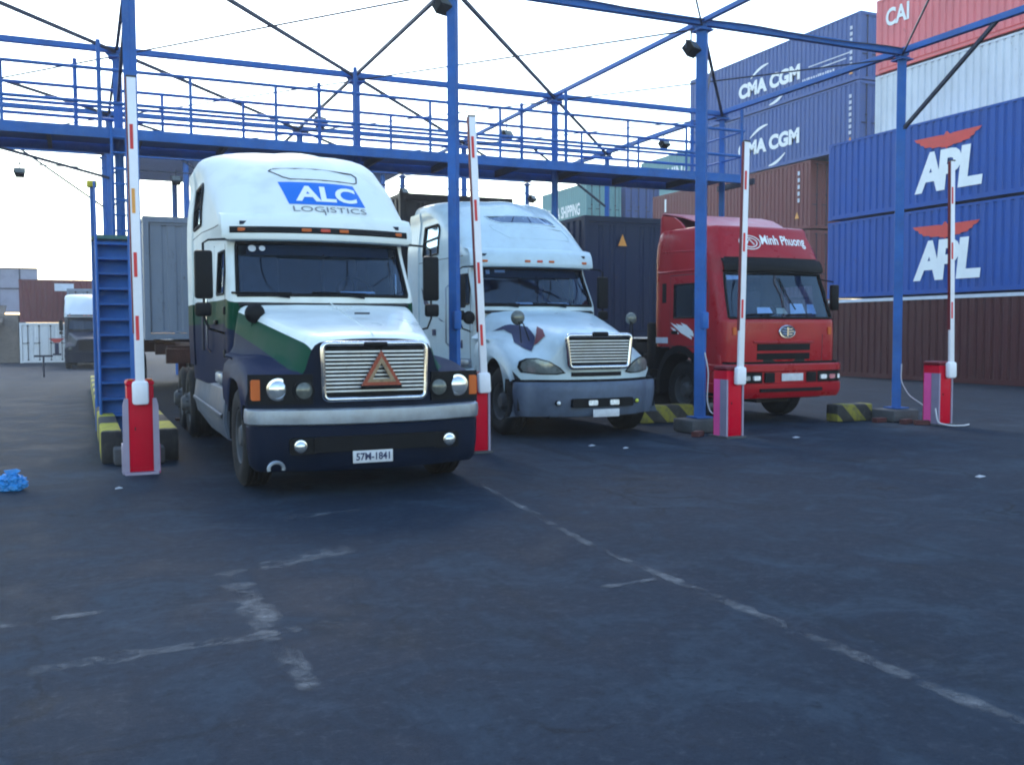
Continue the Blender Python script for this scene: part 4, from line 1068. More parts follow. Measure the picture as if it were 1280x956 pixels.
# ---------------------------------------------------------------- barriers
def barrier(label, x, y, tilt, length, marks, side_pink, flanges, rz=0):
    g = thing('barrier_gate', label, 'barrier gate', (x, y, 0), rz, 'barrier gates across the truck lanes')
    b = MB(); b.box((0, .17, .515), (.285, .33, .97), 0, bev=.012); o = b.build('cabinet', 'barrierred', g, smooth=40)
    d = MB(); d.box((0, -.001, .47), (.235, .012, .78), 0, bev=.004); d.build('door', 'barrierred', o, smooth=40)
    k = MB(); k.box((-.06, -.009, .52), (.012, .012, .035)); k.build('lock', 'black', o)
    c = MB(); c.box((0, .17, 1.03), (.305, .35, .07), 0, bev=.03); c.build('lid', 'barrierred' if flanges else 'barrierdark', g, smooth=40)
    p = MB(); p.box((0, .17, .015), (.36, .46, .03)); p.build('base_plate', 'reflgrey' if flanges else 'concrete', g, bevel=.004)
    for s in (-1, 1):
        t = MB()
        w = .052 if flanges else .028
        if flanges:
            t.prism([(s * .128, .03), (s * (.128 + w + .016), .03), (s * (.128 + w + .01), .78), (s * (.128 + w - .01), .86), (s * .128, .86)], 'y', -.012, .02)
        else: t.box((s * .142, -.004, .44), (w, .022, .86))
        t.build('corner_strip', 'reflgrey', g)
    if flanges:
        for s in (-1, 1):
            t = MB(); t.box((s * .185, .15, .17), (.035, .24, .34), 0, bev=.01); t.build('side_flange', 'reflpink' if s > 0 else 'reflgrey', g, smooth=40)
            t = MB(); t.box((s * .10, .02, 1.07), (.06, .05, .02), 0, bev=.006); t.build('lid_latch', 'amber', g)
    if side_pink:
        t = MB(); t.box((-.1455, .235, .44), (.008, .145, .86)); t.build('side_panel', 'reflpink', g)
        t = MB(); t.box((-.1455, .075, .44), (.010, .155, .86)); t.build('side_strip', 'reflgrey', g)
    else:
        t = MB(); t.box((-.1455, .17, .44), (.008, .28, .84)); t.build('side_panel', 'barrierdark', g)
    T = Matrix.Translation((.045 if not flanges else .0, -.07, .93)) @ Matrix.Rotation(tilt, 4, 'Y')
    h = MB(); h.box((0, 0, -.005), (.175, .10, .27), 0, T=T, bev=.035); h.build('boom_holder', 'boomwhite', g, smooth=40)
    a = MB(); a.box((0, 0, length / 2 + .05), (.098, .048, length), 0, T=T, bev=.008); arm = a.build('boom_arm', 'boomwhite', g, smooth=40)
    e = MB(); e.box((-.055, 0, length / 2 + .35), (.014, .05, length - .62), 0, T=T); e.build('rubber_edge', 'barrierdark', arm)
    e = MB(); e.box((0, 0, length + .055), (.104, .054, .02), 0, T=T); e.build('end_cap', 'seam', arm)
    for k, (z, m) in enumerate(marks):
        e = MB(); e.box((-.012, -.0255, z), (.036, .004, .27), 0, T=T); e.build('reflector', m, arm)
    return g
mk = [(.38 + .73 * k, 'stickerred') for k in range(5)]
barrier('red barrier gate with broad grey side flanges beside the three tone truck', .575, 11.62, -.006, 3.42, [(.72, 'stickerred'), (1.42, 'stickerred'), (2.12, 'stickerorange'), (2.82, 'stickerred')], False, True)
barrier('red barrier gate between the two white trucks, boom leaning left', 4.72, 11.72, -.044, 3.36, [(.62, 'stickerred'), (1.42, 'stickerred'), (2.22, 'stickerred'), (3.02, 'stickerred')], False, False)
barrier('red barrier gate with pink side panel in front of the red truck', 8.80, 11.72, .022, 3.36, [(.98, 'stickerred'), (1.95, 'stickerred'), (2.85, 'stickerred')], True, False)
barrier('red barrier gate with pink side panel standing alone before the maroon container', 13.08, 11.74, -.022, 3.36, [(.98, 'stickerred'), (1.95, 'stickerred'), (2.85, 'stickerred')], True, False)

# ---------------------------------------------------------------- truck one: white over green over navy
root, H, hd, fy, sec = tractor('semi_truck', 'white, green and navy bonnet truck with blue and white sign on its roof', (2.62, 9.15, 0), 'crisp', ['livery', 'seam'], ['white', 'livery', 'black', 'navy'], rz=radians(-.3))
def plate(parent, txt, x, y, z, w=.40, h=.125):
    b = MB(); b.box((x, y, z), (w, .012, h), 0, bev=.004); o = b.build('number_plate', 'platewhite', parent, smooth=40)
    if txt: lettering(txt, lambda u, v: Vector((x - w / 2 + .03 + u, y - .0085, z - h / 2 + .025 + v)), w - .06, h - .05, 'navytext', o, bold=.03)
    return o
# bumper: chrome band above a dark lower bumper with a slot
P = bumper_path(1.20, 0.0, .20, .52)
b = MB(); sweep_profile(b, P, [(-.10, .86), (-.02, .86), (.0, .845), (.006, .78), (.0, .715), (-.02, .70), (-.10, .70)]); bu = b.build('bumper', 'dullchrome', root, smooth=40)
b = MB(); sweep_profile(b, P, [(-.12, .70), (-.03, .70), (-.012, .68), (-.02, .45), (-.04, .30), (-.08, .25), (-.16, .24)]); lo = b.build('lower_bumper', 'navy', bu, smooth=40)
b = MB(); b.prism(rrect(1.25, .15, .03, cx=0, cy=.52), 'y', .005, .03); b.build('air_slot', 'black', bu)
for x in (-.72, .72):
    b = MB(); b.prism(rrect(.26, .16, .03, cx=x, cy=.51), 'y', .03, .08); b.build('lamp_recess', 'black', bu)
    lamp_round(bu, x - (.03 if x < 0 else -.03), .035, .51, .055, 'lampglass', 'fog_lamp')
b = MB(); b.tube([(-.98 + .07 * cos(t), .03 + .02, .31 + .06 * sin(t)) for t in [pi * 1.2 * q / 10 - .3 for q in range(11)]], .018, 6); b.build('tow_hook', 'dullchrome', bu, smooth=40)
plate(bu, '57M-1841', -.05, .012, .385)
# front: grille, lamps
slats_grille(root, 1.02, 1.04, .945, 1.485, .07, 11, .026, .42)
gb = MB(); gb.box((0, .055, 1.475), (.24, .05, .05), 0, bev=.015); gb.build('hood_badge', 'black', root, smooth=40)
for s in (-1, 1):
    q = MB(); xs_ = [s * (.60 + .58 * k / 10) for k in range(11)]
    q.grid([[(x, fy(x) - .012, z) for x in xs_] for z in (.90, .93, 1.17, 1.19)]); q.build('lamp_housing', 'black', root, solid=.02)
    lamp_round(root, s * .92, fy(.92) - .03, 1.045, .098, 'lampglass'); lamp_round(root, s * .685, fy(.685) - .03, 1.035, .088, 'lampdull')
    q = MB(); q.prism(rrect(.125, .20, .02, cx=s * 1.10, cy=1.04), 'y', fy(1.10) - .035, fy(1.10) + .03); q.build('turn_signal', 'amber', root)
b = MB(); b.box((.12, 1.0, 1.795), (.16, .05, .02), 0, bev=.006); b.build('hood_latch', 'seam', root)
b = MB(); b.tube([(0, .12, 1.56)] + [(0, lerp(.14, 2.0, t), lerp(1.571, 1.937, t ** .95) + .001) for t in [q / 8 for q in range(9)]], .006, 5); b.build('hood_ridge', 'white', root)
# roof sign, blank panel, lettering
f = hull_front(H, .008)
al = poly_decal([(-.435, 3.41), (.495, 3.41), (.585, 3.115), (-.355, 3.115)], f, 'alcblue', root, 'roof_sign')
lettering('ALC', hull_front(H, .014, -.27, 3.155), .76, .205, 'whitetext', al, bold=.035)
lettering('LOGISTICS', hull_front(H, .010, -.32, 3.022), .90, .068, 'greytext', root)
b = MB(); b.tube([f(.05, 3.03), f(.052, 2.98)], .006, 4); b.build('stain_streak', 'seam', root)
b = MB(); W = [(-.44, 3.61), (.56, 3.61), (.61, 3.56), (.58, 3.47), (.53, 3.45), (-.28, 3.45), (-.36, 3.48), (-.49, 3.58), (-.44, 3.61)]
b.tube([hull_front(H, .0)(u, v) for a, c in zip(W, W[1:]) for u, v in [(lerp(a[0], c[0], t), lerp(a[1], c[1], t)) for t in (0, .25, .5, .75)]], .010, 5); b.build('panel_outline', 'seam', root)
for s in (-1, 1): side_mirror(root, 1.10, 2.35, s, 1.98, .55, .26)
round_mirror(root, -.92, 1.55, 1.80, [(-.80, 1.45, 1.62), (-.95, 1.7, 1.55)], .11)
b = MB(); b.box((-(H.xside(3.8, 1.7) + .004), 3.9, 1.62), (.012, .22, .5), 0, bev=.004); b.build('side_hatch', 'navy', root)
for x, z, r in ((-.80, 2.575, .045), (-.69, 2.575, .036)):
    T = Matrix.Translation((x, H.yfront(x, z) - .004, z)) @ Matrix.Rotation(radians(62), 4, 'X'); b = MB(); b.lathe([(0, 0), (r, 0), (r, .003), (0, .003)], 16, 0, T); b.build('screen_sticker', 'fadedtext', root)
b = MB(); b.add([(.2, 2.27, 2.06), (.62, 2.26, 2.06), (.66, 2.45, 2.085), (.24, 2.46, 2.085)], [(0, 1, 2, 3)]); b.build('paper', 'paper', root, solid=.004)
for s in (-1, 1):
    b = MB(); xg = s * (H.xside(3.42, 1.9) + .05); b.tube([(xg - s * .05, 3.42, 1.35), (xg, 3.42, 1.40), (xg, 3.42, 2.35), (xg - s * .05, 3.42, 2.40)], .016, 8); b.build('grab_rail', 'chrome', root, smooth=40)
    for z in (1.35, 1.85):
        b = MB(); b.box((s * (H.xside(2.50, z) + .008), 2.50, z), (.03, .07, .09), 0, bev=.01); b.build('hinge', 'black', root, smooth=40)
t1 = root
# warning triangle hung on the grille
t = thing('warning_triangle', 'red and amber warning triangle hung on the slatted grille of the three tone truck', 'warning sign', (2.665, 9.165, 1.05))
def tri(R, r, y0, y1, m, n):
    b = MB(); O = [(R * cos(radians(a)), R * .98 * sin(radians(a))) for a in (90, 210, 330)]; I = [(r * cos(radians(a)), r * .98 * sin(radians(a))) for a in (90, 210, 330)]
    for k in range(3):
        b.prism([O[k], O[(k + 1) % 3], I[(k + 1) % 3], I[k]], 'y', y0, y1, 0, Matrix.Translation((0, 0, .14)))
    return b.build(n, m, t)
tri(.232, .165, -.012, .016, 'tribrown', 'red_frame'); tri(.168, .105, -.016, .012, mat('pale_amber_reflector', (.26, .18, .11), .35, var=.3, scale=20), 'reflector_band')
b = MB(); b.box((0, .0, .012), (.41, .03, .03), 0, bev=.008); b.build('foot', 'black', t)

# ---------------------------------------------------------------- truck two: bluish white, rounder nose
root, H, hd, fy, sec = tractor('semi_truck', 'plain bluish white bonnet truck with navy swoosh decals and a roof skylight', (7.0, 12.5, 0), 'soft', ['white2', 'seam'], ['white2', 'white2', 'black', 'white2'], rz=radians(-.4))
P = bumper_path(1.20, 0.0, .34, .52)
b = MB(); sweep_profile(b, P, [(-.12, .845), (-.02, .845), (.0, .82), (.006, .70), (-.01, .55), (-.03, .42), (-.07, .335), (-.16, .32)]); bu = b.build('bumper', 'greyplastic', root, smooth=40)
b = MB(); sweep_profile(b, P, [(-.10, .88), (-.03, .88), (-.03, .84), (-.10, .84)]); b.build('gap_strip', 'black', bu)
b = MB(); b.prism(rrect(1.02, .13, .03, cx=.02, cy=.54), 'y', -.012, .06); b.build('air_slot', 'black', bu)
for x in (-.16, .20):
    b = MB(); b.prism(rrect(.15, .075, .02, cx=x, cy=.54), 'y', -.03, .0); b.build('driving_lamp', 'lamphot', bu)
for x, m in ((-.66, 'lamphot'), (.66, mat('yellow_lamp', (.55, .6, .08), .3))):
    lamp_round(bu, x, .34 * (abs(x) / .98) ** 2.4 - .012, .54, .035, m, 'fog_lamp')
plate(bu, '', .06, -.018, .385, .44, .115)
slats_grille(root, .98, 1.08, 1.06, 1.53, .09, 8, .034, .38)
gb = MB(); gb.box((0, .06, 1.545), (.26, .07, .075), 0, bev=.025); gb.build('hood_badge', 'black', root, smooth=40)
b = MB(); b.grid([[(x, fy(x) - .006, z) for x in [lerp(-.42, .42, k / 10) for k in range(11)]] for z in (.925, .985)]); b.build('lower_slot', 'black', root, solid=.012)
for s in (-1, 1):
    E = [(.50, .975), (.58, 1.06), (.72, 1.15), (.88, 1.20), (1.02, 1.195), (1.10, 1.15), (1.12, 1.06), (1.08, .985), (.85, .955), (.62, .95)]
    E = [(s * x, z) for x, z in E]
    cx, cz = sum(p[0] for p in E) / 10, sum(p[1] for p in E) / 10
    o = poly_decal(E, lambda u, v: Vector((u, fy(u) - .008, v)), 'black', root, 'headlight_surround', .08)
    E2 = [(cx + (p[0] - cx) * .88, cz + (p[1] - cz) * .86) for p in E]
    hl = poly_decal(E2, lambda u, v: Vector((u, fy(u) - .014 - .012 * max(0, 1 - ((u - cx) / .3) ** 2 - ((v - cz) / .12) ** 2), v)), 'lamplens2', root, 'headlight', .05)
# navy swooshes on bonnet and sleeper
def hood_side(u, v):
    """u = distance back from the bumper, v = 0 at the bonnet crease to 1 at the fender top, on the left flank"""
    S = sec(u); k = len(S) // 2; a = k - 3 - v * 5.2; i = int(a); p = S[i].lerp(S[i + 1], a - i); return p + Vector((-.008, -.004, .008))
poly_decal([(.42, .95), (.62, .45), (.95, .18), (1.35, .30), (1.75, .62), (1.45, .52), (1.15, .62), (.85, .98), (.62, 1.05)], hood_side, 'navytext', root, 'swoosh_decal', .07)
poly_decal([(.45, .30), (.62, .08), (.80, .02), (.66, .30), (.52, .70)], hood_side, 'flashred', root, 'red_flash_decal', .06)
HS = hull_side(H, -1, 0, 0)
poly_decal([(-4.75, 2.42), (-4.2, 2.0), (-3.7, 1.78), (-3.55, 1.76), (-4.1, 1.92), (-4.6, 2.10)], lambda u, v: HS(u, v), 'navytext', root, 'side_swoosh_decal', .12)
b = MB(); b.box((-(H.xside(4.05, 1.58) + .006), 4.05, 1.58), (.008, .19, .11)); b.build('side_plate', 'navytext', root)
b = MB(); b.box((-(H.xside(2.9, 1.35) + .006), 2.9, 1.38), (.008, .10, .14)); b.build('side_label', 'navytext', root)
W = [(-.62, 3.585), (.54, 3.585), (.62, 3.52), (.66, 3.44), (-.40, 3.44), (-.50, 3.47), (-.57, 3.53)]
sk = poly_decal(W, hull_front(H, .006), 'glassdark', root, 'roof_skylight', .09)
sk2 = poly_decal(W, hull_front(H, .003), 'black', sk, 'skylight_backing', .09)
b = MB(); V = W + [W[0]]; b.tube([hull_front(H, .004)(lerp(a[0], c[0], t), lerp(a[1], c[1], t)) for a, c in zip(V, V[1:]) for t in (0, .25, .5, .75)], .012, 5); b.build('skylight_frame', 'white2', sk)
b = MB(); V = [(-.62, 3.40), (.74, 3.36), (.82, 3.20), (.80, 3.16), (-.38, 3.17), (-.58, 3.32), (-.62, 3.40)]; b.tube([hull_front(H, -.004)(lerp(a[0], c[0], t), lerp(a[1], c[1], t)) for a, c in zip(V, V[1:]) for t in (0, .2, .4, .6, .8)], .010, 5); b.build('panel_outline', 'white2', root)
for s in (-1, 1): side_mirror(root, 1.06, 2.35, s, 1.98, .55, .30 if s < 0 else .24)
round_mirror(root, -.94, .95, 1.80, [(-.95, .80, 1.42), (-.84, .75, 1.45)], .115, 'lampdull')
round_mirror(root, 1.05, .95, 1.79, [(1.0, .80, 1.42), (.9, .75, 1.45)], .10, 'lampdull')
round_mirror(root, -1.22, 2.30, 1.82, [(-1.06, 2.4, 1.9)], .11)
b = MB(); b.tube([(.70, 2.40, 2.05), (.50, 2.6, 2.5)], .012, 6); b.build('grab_strap', 'black', root)
for x, z, w, h in ((-.70, 2.575, .17, .08), (-.84, 2.55, .06, .10)):
    b = MB(); f = hull_front(H, -.02); b.add([f(x, z), f(x + w, z), f(x + w, z + h), f(x, z + h)], [(0, 1, 2, 3)]); b.build('screen_sticker', 'fadedtext', root, solid=.002)
for x, w in ((-.35, .3), (.25, .36)):
    b = MB(); b.add([(x, 2.28, 2.05), (x + w, 2.27, 2.05), (x + w + .03, 2.46, 2.08), (x + .04, 2.47, 2.08)], [(0, 1, 2, 3)]); b.build('paper', 'paper', root, solid=.004)
for s in (-1, 1):
    b = MB(); xg = s * (H.xside(3.42, 1.9) + .05); b.tube([(xg - s * .05, 3.42, 1.35), (xg, 3.42, 1.40), (xg, 3.42, 2.35), (xg - s * .05, 3.42, 2.40)], .016, 8); b.build('grab_rail', 'dullchrome', root, smooth=40)
t2 = root

# ---------------------------------------------------------------- truck three: red cab-over
ROWS3 = [  # z, yf, bow, hwf, hws, rcx, rcy, yb
    (1.02, .10, .06, 1.24, 1.25, .16, .24, 2.26), (1.45, .08, .06, 1.245, 1.25, .18, .26, 2.28), (1.74, .08, .07, 1.24, 1.25, .18, .26, 2.30), (1.82, .11, .07, 1.23, 1.25, .18, .26, 2.30),
    (2.30, .25, .08, 1.20, 1.24, .19, .28, 2.30), (2.60, .34, .08, 1.17, 1.24, .20, .30, 2.30), (2.86, .38, .08, 1.15, 1.24, .20, .32, 2.30), (3.10, .48, .08, 1.12, 1.24, .20, .36, 2.28),
    (3.30, .58, .08, 1.08, 1.22, .20, .42, 2.24), (3.38, .62, .08, 1.07, 1.20, .17, .40, 2.22), (3.425, .68, .07, 1.05, 1.17, .17, .40, 2.17), (3.44, .80, .06, 1.0, 1.08, .17, .4, 2.05)]
COLS3 = [('mid', 'F', 0), (None, 'F', .16), (None, 'F', .32), (None, 'F', .48), (None, 'F', .64), (None, 'F', .8), (None, 'F', .92), ('ws', 'F', 1.0), ('wx', 'C', .2), (None, 'C', .4), (None, 'C', .6), (None, 'C', .8), ('cs', 'C', 1.0),
         ('d0', 'S', .62), ('d1', 'S', .635), ('w0', 'S', .70), (None, 'S', 1.0), ('w1', 'S', 1.62), ('d2', 'S', 1.74), ('d3', 'S', 1.755), ('v0', 'S', 1.88), ('v1', 'S', 2.02), ('bk', 'B', 0), (None, 'B', .5), ('bb', 'B', 1), (None, 'R', .5), ('end', 'R', 0)]
Z3 = sorted([1.02, 1.1, 1.2, 1.30, 1.315, 1.36, 1.5, 1.6, 1.70, 1.74, 1.78, 1.80, 1.82, 1.88, 1.95, 2.1, 2.2, 2.3, 2.42, 2.46, 2.52, 2.58, 2.595, 2.64, 2.7, 2.78, 2.86, 2.9, 2.95, 3.0, 3.1, 3.2, 3.25, 3.3, 3.34, 3.38, 3.40, 3.415, 3.425, 3.433, 3.44])
root = thing('cab_over_truck', 'red cab-over truck with white lettering on its high roof', 'truck', (11.10, 13.3, 0), radians(.5))
H3 = Hull(ROWS3, COLS3, Z3, (.6, 1.6), 2.86)
zm = lambda i: (Z3[i] + Z3[i + 1]) / 2
ws = H3.reg(None, 'wx', 1.80, 2.58); dw = H3.reg('w0', 'w1', 1.82, 2.42); door = H3.reg('d1', 'd2', 1.315, 2.58)
ven = H3.reg('v0', 'v1', 2.1, 2.46); band = H3.reg(None, 'wx', 2.58, 2.86)
gap = lambda i, j: (j in (H3.ci['d0'], H3.ci['d2']) and 1.30 < zm(i) < 2.596) or (H3.ci['d0'] <= j < H3.ci['d3'] and (1.30 < zm(i) < 1.316 or 2.58 < zm(i) < 2.596))
cut = lambda i, j: j >= H3.ci['d3'] and zm(i) < 1.30 or (j > H3.ci['d0'] and zm(i) < 1.2)
H3.mesh('cab', ['red', 'seam', 'black'], root, keep=lambda i, j, s: not (ws(i, j) or dw(i, j) or door(i, j) or cut(i, j)), mfn=lambda i, j, s: 1 if gap(i, j) else (2 if band(i, j) or ven(i, j) else 0))
H3.mesh('cab_lining', 'dark', root, keep=lambda i, j, s: not (ws(i, j) or dw(i, j) or cut(i, j)), off=-.05)
g = H3.mesh('windscreen', 'glass', root, keep=lambda i, j, s: ws(i, j), off=-.012, cap=False)
b = MB(); b.tube(H3.boundary(None, 'wx', 1.80, 2.58, 1, .004, True), .024, 8, caps=False); b.build('gasket', 'black', g, smooth=50)
for s in (-1, 1):
    d = H3.mesh('door', 'red', root, keep=lambda i, j, q, s=s: q == s and door(i, j) and not dw(i, j), off=.003, cap=False)
    H3.mesh('window', 'glass', d, keep=lambda i, j, q, s=s: q == s and dw(i, j), off=-.01, cap=False)
    b = MB(); b.tube(H3.boundary('w0', 'w1', 1.82, 2.42, s, .003), .016, 6, caps=False); b.build('window_frame', 'black', d, smooth=50)
    b = MB(); b.box((s * (H3.xside(1.55, 1.5) + .015), 1.58, 1.56), (.035, .18, .06), 0, bev=.012); b.build('handle', 'black', d, smooth=40)
b = MB(); b.box((0, 1.3, 1.30), (2.3, 1.8, .06)); b.box((0, 2.2, 2.1), (2.3, .05, 1.6)); b.build('cab_floor', 'dark', root)
seats_and_dash(root, .22, 1.1, 1.22, .55)
v = MB(); xs_ = [lerp(-1.08, 1.08, k / 20) for k in range(21)]
v.grid([[(x, H3.yfront(x * .96, z) - o, z) for x in xs_] for o, z in ((.01, 2.61), (.07, 2.62), (.08, 2.66), (.06, 2.76), (.01, 2.83))]); v.build('sun_visor', 'black', root, smooth=50, solid=.012)
for x0, w, h, m in ((-.42, .34, .09, 'paper'), (.0, .24, .08, mat('cream_paper', (.7, .6, .4), .8)), (.30, .34, .16, 'paper'), (.68, .2, .15, 'fadedtext')):
    b = MB(); b.add([(x0, .30, 1.88), (x0 + w, .30, 1.88), (x0 + w * .95, .38, 1.90 + h), (x0 + .05, .38, 1.90 + h)], [(0, 1, 2, 3)]); b.build('paper', m, root, solid=.004)
b = MB(); f = hull_front(H3, -.02); b.add([f(-1.0, 2.46), f(-.70, 2.47), f(-.70, 2.53), f(-1.0, 2.54)], [(0, 1, 2, 3)]); b.build('screen_sticker', 'fadedtext', root, solid=.002)
for s in (-.5, .35):
    b = MB(); f = hull_front(H3, .02); b.tube([f(s + .3, 1.80), f(s, 1.86)], .010, 5); b.tube([f(s - .28, 1.86), f(s, 1.87), f(s + .28, 1.875)], .012, 5); b.build('wiper', 'black', root)
b = MB(); f = hull_front(H3, .01); b.tube([f(.03, 2.5), f(.14, 2.2), f(.28, 1.95)], .012, 5); b.build('wiper', 'black', root)
# grille, emblem
for z0, z1 in ((1.09, 1.20), (1.245, 1.36)):
    b = MB(); f = hull_front(H3, .006); b.grid([[f(x, z) for x in [lerp(-.58, .56, k / 12) for k in range(13)]] for z in (z0, lerp(z0, z1, .5), z1)]); b.build('grille', 'black', root, solid=.012)
b = MB(); f = hull_front(H3, .03); b.grid([[hull_front(H3, o)(x, z) for x in [lerp(-.66, .63, k / 12) for k in range(13)]] for o, z in ((.0, 1.41), (.035, 1.40), (.04, 1.385), (.0, 1.375))]); b.build('grille_lip', 'red', root, smooth=40)
f = hull_front(H3, .02, 0, 0); b = MB(); ex, ez = .03, 1.565
b.tube([f(ex + .165 * cos(t), ez + .10 * sin(t)) for t in [2 * pi * q / 24 for q in range(25)]], .018, 6, caps=False)
em = b.build('emblem', 'chrome', root, smooth=50)
b = MB(); b.add([f(ex + .15 * cos(2 * pi * q / 24), ez + .09 * sin(2 * pi * q / 24)) for q in range(24)], [list(range(24))]); b.build('emblem_field', 'greyplastic', em)
b = MB(); f2 = hull_front(H3, .03); b.tube([f2(ex, ez - .08), f2(ex, ez + .08)], .014, 6)
for s in (-1, 1):
    for zz in (-.045, .0, .045): b.tube([f2(ex + s * .02, ez + zz), f2(ex + s * (.125 - abs(zz) * .6), ez + zz + .008)], .011, 5)
b.build('emblem_wings', 'chrome', em)
for s in (-1, 1):
    b = MB(); f = hull_front(H3, .012); b.prism(rrect(.07, .13, .02, cx=s * 1.03, cy=1.58), 'y', H3.yfront(1.03, 1.58) - .02, H3.yfront(1.03, 1.58) + .05); b.build('turn_signal', 'amber', root)
    b = MB(); b.tube([hull_front(H3, .002)(s * .86, z) for z in (1.06, 1.3, 1.52)], .006, 4); b.build('panel_seam', 'seam', root)
# bumper with lamp clusters
P = bumper_path(1.25, -.10, .06, .70, .20)
b = MB(); sweep_profile(b, P, [(-.12, 1.02), (-.02, 1.02), (.0, 1.0), (.0, .90), (-.035, .88), (-.035, .70), (.0, .68), (.0, .56), (-.02, .50), (-.06, .44), (-.14, .43)]); bu = b.build('bumper', 'red', root, smooth=35)
b = MB(); sweep_profile(b, P, [(-.10, 1.06), (-.05, 1.06), (-.05, 1.02), (-.10, 1.02)]); b.build('gap_strip', 'black', bu)
b = MB(); b.prism(rrect(1.34, .06, .015, cx=0, cy=.575), 'y', -.115, -.02); b.build('air_slot', 'black', bu)
for s in (-1, 1):
    b = MB(); sweep_profile(b, [p for p in P if .55 < s * p[0] < 1.24 and p[1] < .2], [(-.03, .885), (-.02, .88), (-.02, .70), (-.03, .695)]); b.build('lamp_housing', 'black', bu)
    for x, w, m in ((.72, .13, 'lamphot'), (.92, .13, 'lampglass'), (1.12, .06, 'lamphot')):
        b = MB(); b.prism(rrect(w, .075, .02, cx=s * x, cy=.785), 'y', -.11 + (.05 if x > 1.1 else .0) + .04 * (x / 1.05) ** 2.4, -.04 + .05); b.build('headlight', m, bu)
    b = MB(); b.prism(rrect(.20, .17, .02, cx=s * .45, cy=.79), 'y', -.09, -.03); b.build('lamp_recess', 'black', bu)
plate(bu, '', .03, -.085, .79, .46, .13)
# lettering on the roof front, side slashes
lt = lettering('Minh Phuong', hull_front(H3, .008, -.20, 3.04), 1.02, .22, 'whitetext', root, bold=.02)
b = MB(); f = hull_front(H3, .008)
for r0 in (.17, .115): b.tube([f(-.44 + r0 * 1.25 * cos(t), 3.12 + r0 * .72 * sin(t)) for t in [2 * pi * q / 24 for q in range(25)]], .010, 5, caps=False)
b.tube([f(-.52, 3.08), f(-.44, 3.18), f(-.36, 3.08)], .012, 5); b.build('ring_logo', 'whitetext', root)
S3 = hull_side(H3, -1, 0, 0, .010)
for k, (y0, z0, y1, z1, w) in enumerate([(1.72, 1.74, 1.05, 1.46, .05), (1.55, 1.72, 1.00, 1.52, .07), (1.40, 1.74, 1.02, 1.56, .05), (1.72, 1.66, 1.45, 1.54, .03), (.95, 1.60, .74, 1.50, .05)]):
    poly_decal([(-y0, z0), (-lerp(y0, y1, .5), lerp(z0, z1, .42) + w / 2), (-y1, z1 + w * .3), (-y1, z1 - w * .5), (-lerp(y0, y1, .5), lerp(z0, z1, .5) - w)], lambda u, v: S3(u, v), 'whitetext', root, 'slash_decal', .08)
poly_decal([(-2.2, 1.36), (-1.80, 1.36), (-1.80, 1.47), (-2.2, 1.47)], lambda u, v: S3(u, v), 'fadedtext', root, 'side_label', .1)
b = MB(); b.tube([(-(H3.xside(y, 3.0) + .002), y, 3.0 + .03 * (y - 1)) for y in (.95, 1.3, 1.7, 2.0)], .012, 5); b.build('roof_rib', 'red', root)
b = MB(); b.tube([(-(H3.xside(y, 2.66) - .0), y, 2.66) for y in (.8, 1.0, 1.4, 1.8, 2.15)], .022, 6); b.tube([((H3.xside(y, 2.66) - .0), y, 2.66) for y in (.8, 1.0, 1.4, 1.8, 2.15)], .022, 6); b.build('drip_rail', 'red', root, smooth=50)
# roof deflector on top, behind the high roof front
b = MB(); b.grid([[(x * w, y, z) for x in [lerp(-1, 1, k / 10) for k in range(11)]] for y, z, w in ((1.0, 3.40, .78), (1.3, 3.52, .92), (1.7, 3.66, 1.04), (2.15, 3.76, 1.14), (2.2, 3.70, 1.15), (2.2, 3.3, 1.17))]); b.build('roof_deflector', mat('sky_sheen_red_roof', (.42, .10, .13), .4, dirt=.2), root, smooth=40, solid=.02)  # paler than the cab: sky reflection painted into the red
for s in (-1, 1):
    b = MB(); b.prism([(1.4, 3.38), (1.6, 3.55), (1.8, 3.66), (2.2, 3.73), (2.2, 3.2)], 'x', s * 1.10, s * 1.14); b.build('deflector_side', 'red', root)
# steps, wheels, chassis
for s in (-1, 1):
    b = MB(); b.box((s * 1.08, .48, .84), (.30, .44, .70), 0, bev=.03); b.build('step_panel', 'red', root, smooth=40)
    b = MB(); b.box((s * 1.16, .50, .50), (.16, .34, .05)); b.build('cab_step', 'black', root)
    b = MB(); b.grid([[(s * .80, 1.45 + .64 * cos(t), .55 + .66 * sin(t)), (s * 1.25, 1.45 + .64 * cos(t), .55 + .66 * sin(t)), (s * 1.25, 1.45 + .74 * cos(t), .55 + .78 * sin(t))] for t in [radians(-10 + 190 * q / 20) for q in range(21)]]); b.build('fender', 'black', root, smooth=40, solid=.015)
    wheel(root, s * 1.02, 1.45, .52, .30, s)
    for y in (4.9, 6.25): wheel(root, s * .93, y, .52, .55, s, dual=True)
    b = MB(); b.tube([(s * .95, 2.6, .72), (s * .95, 3.7, .72)], .28, 16); b.build('fuel_tank', 'dullchrome' if s > 0 else 'chassis', root, smooth=40)
b = MB()
for s in (-1, 1): b.box((s * .43, 3.7, .85), (.09, 6.6, .26))
b.box((0, 1.45, .55), (1.8, .16, .16)); b.box((0, 4.9, .55), (1.8, .16, .16)); b.box((0, 6.25, .55), (1.8, .16, .16)); b.box((0, .8, .85), (.9, 1.4, .6)); b.box((0, 1.6, .55), (.7, 2.4, .44)); b.box((0, .35, .52), (1.7, .4, .22)); b.box((0, 2.7, .55), (2.3, .04, .8)); b.build('chassis', 'chassis', root)  # low boxes and cross flap added to darken the ground below the cab
b = MB(); b.box((-.9, 2.55, 1.3), (.5, .3, .9), 0, bev=.04); b.build('air_filter', 'black', root, smooth=40)
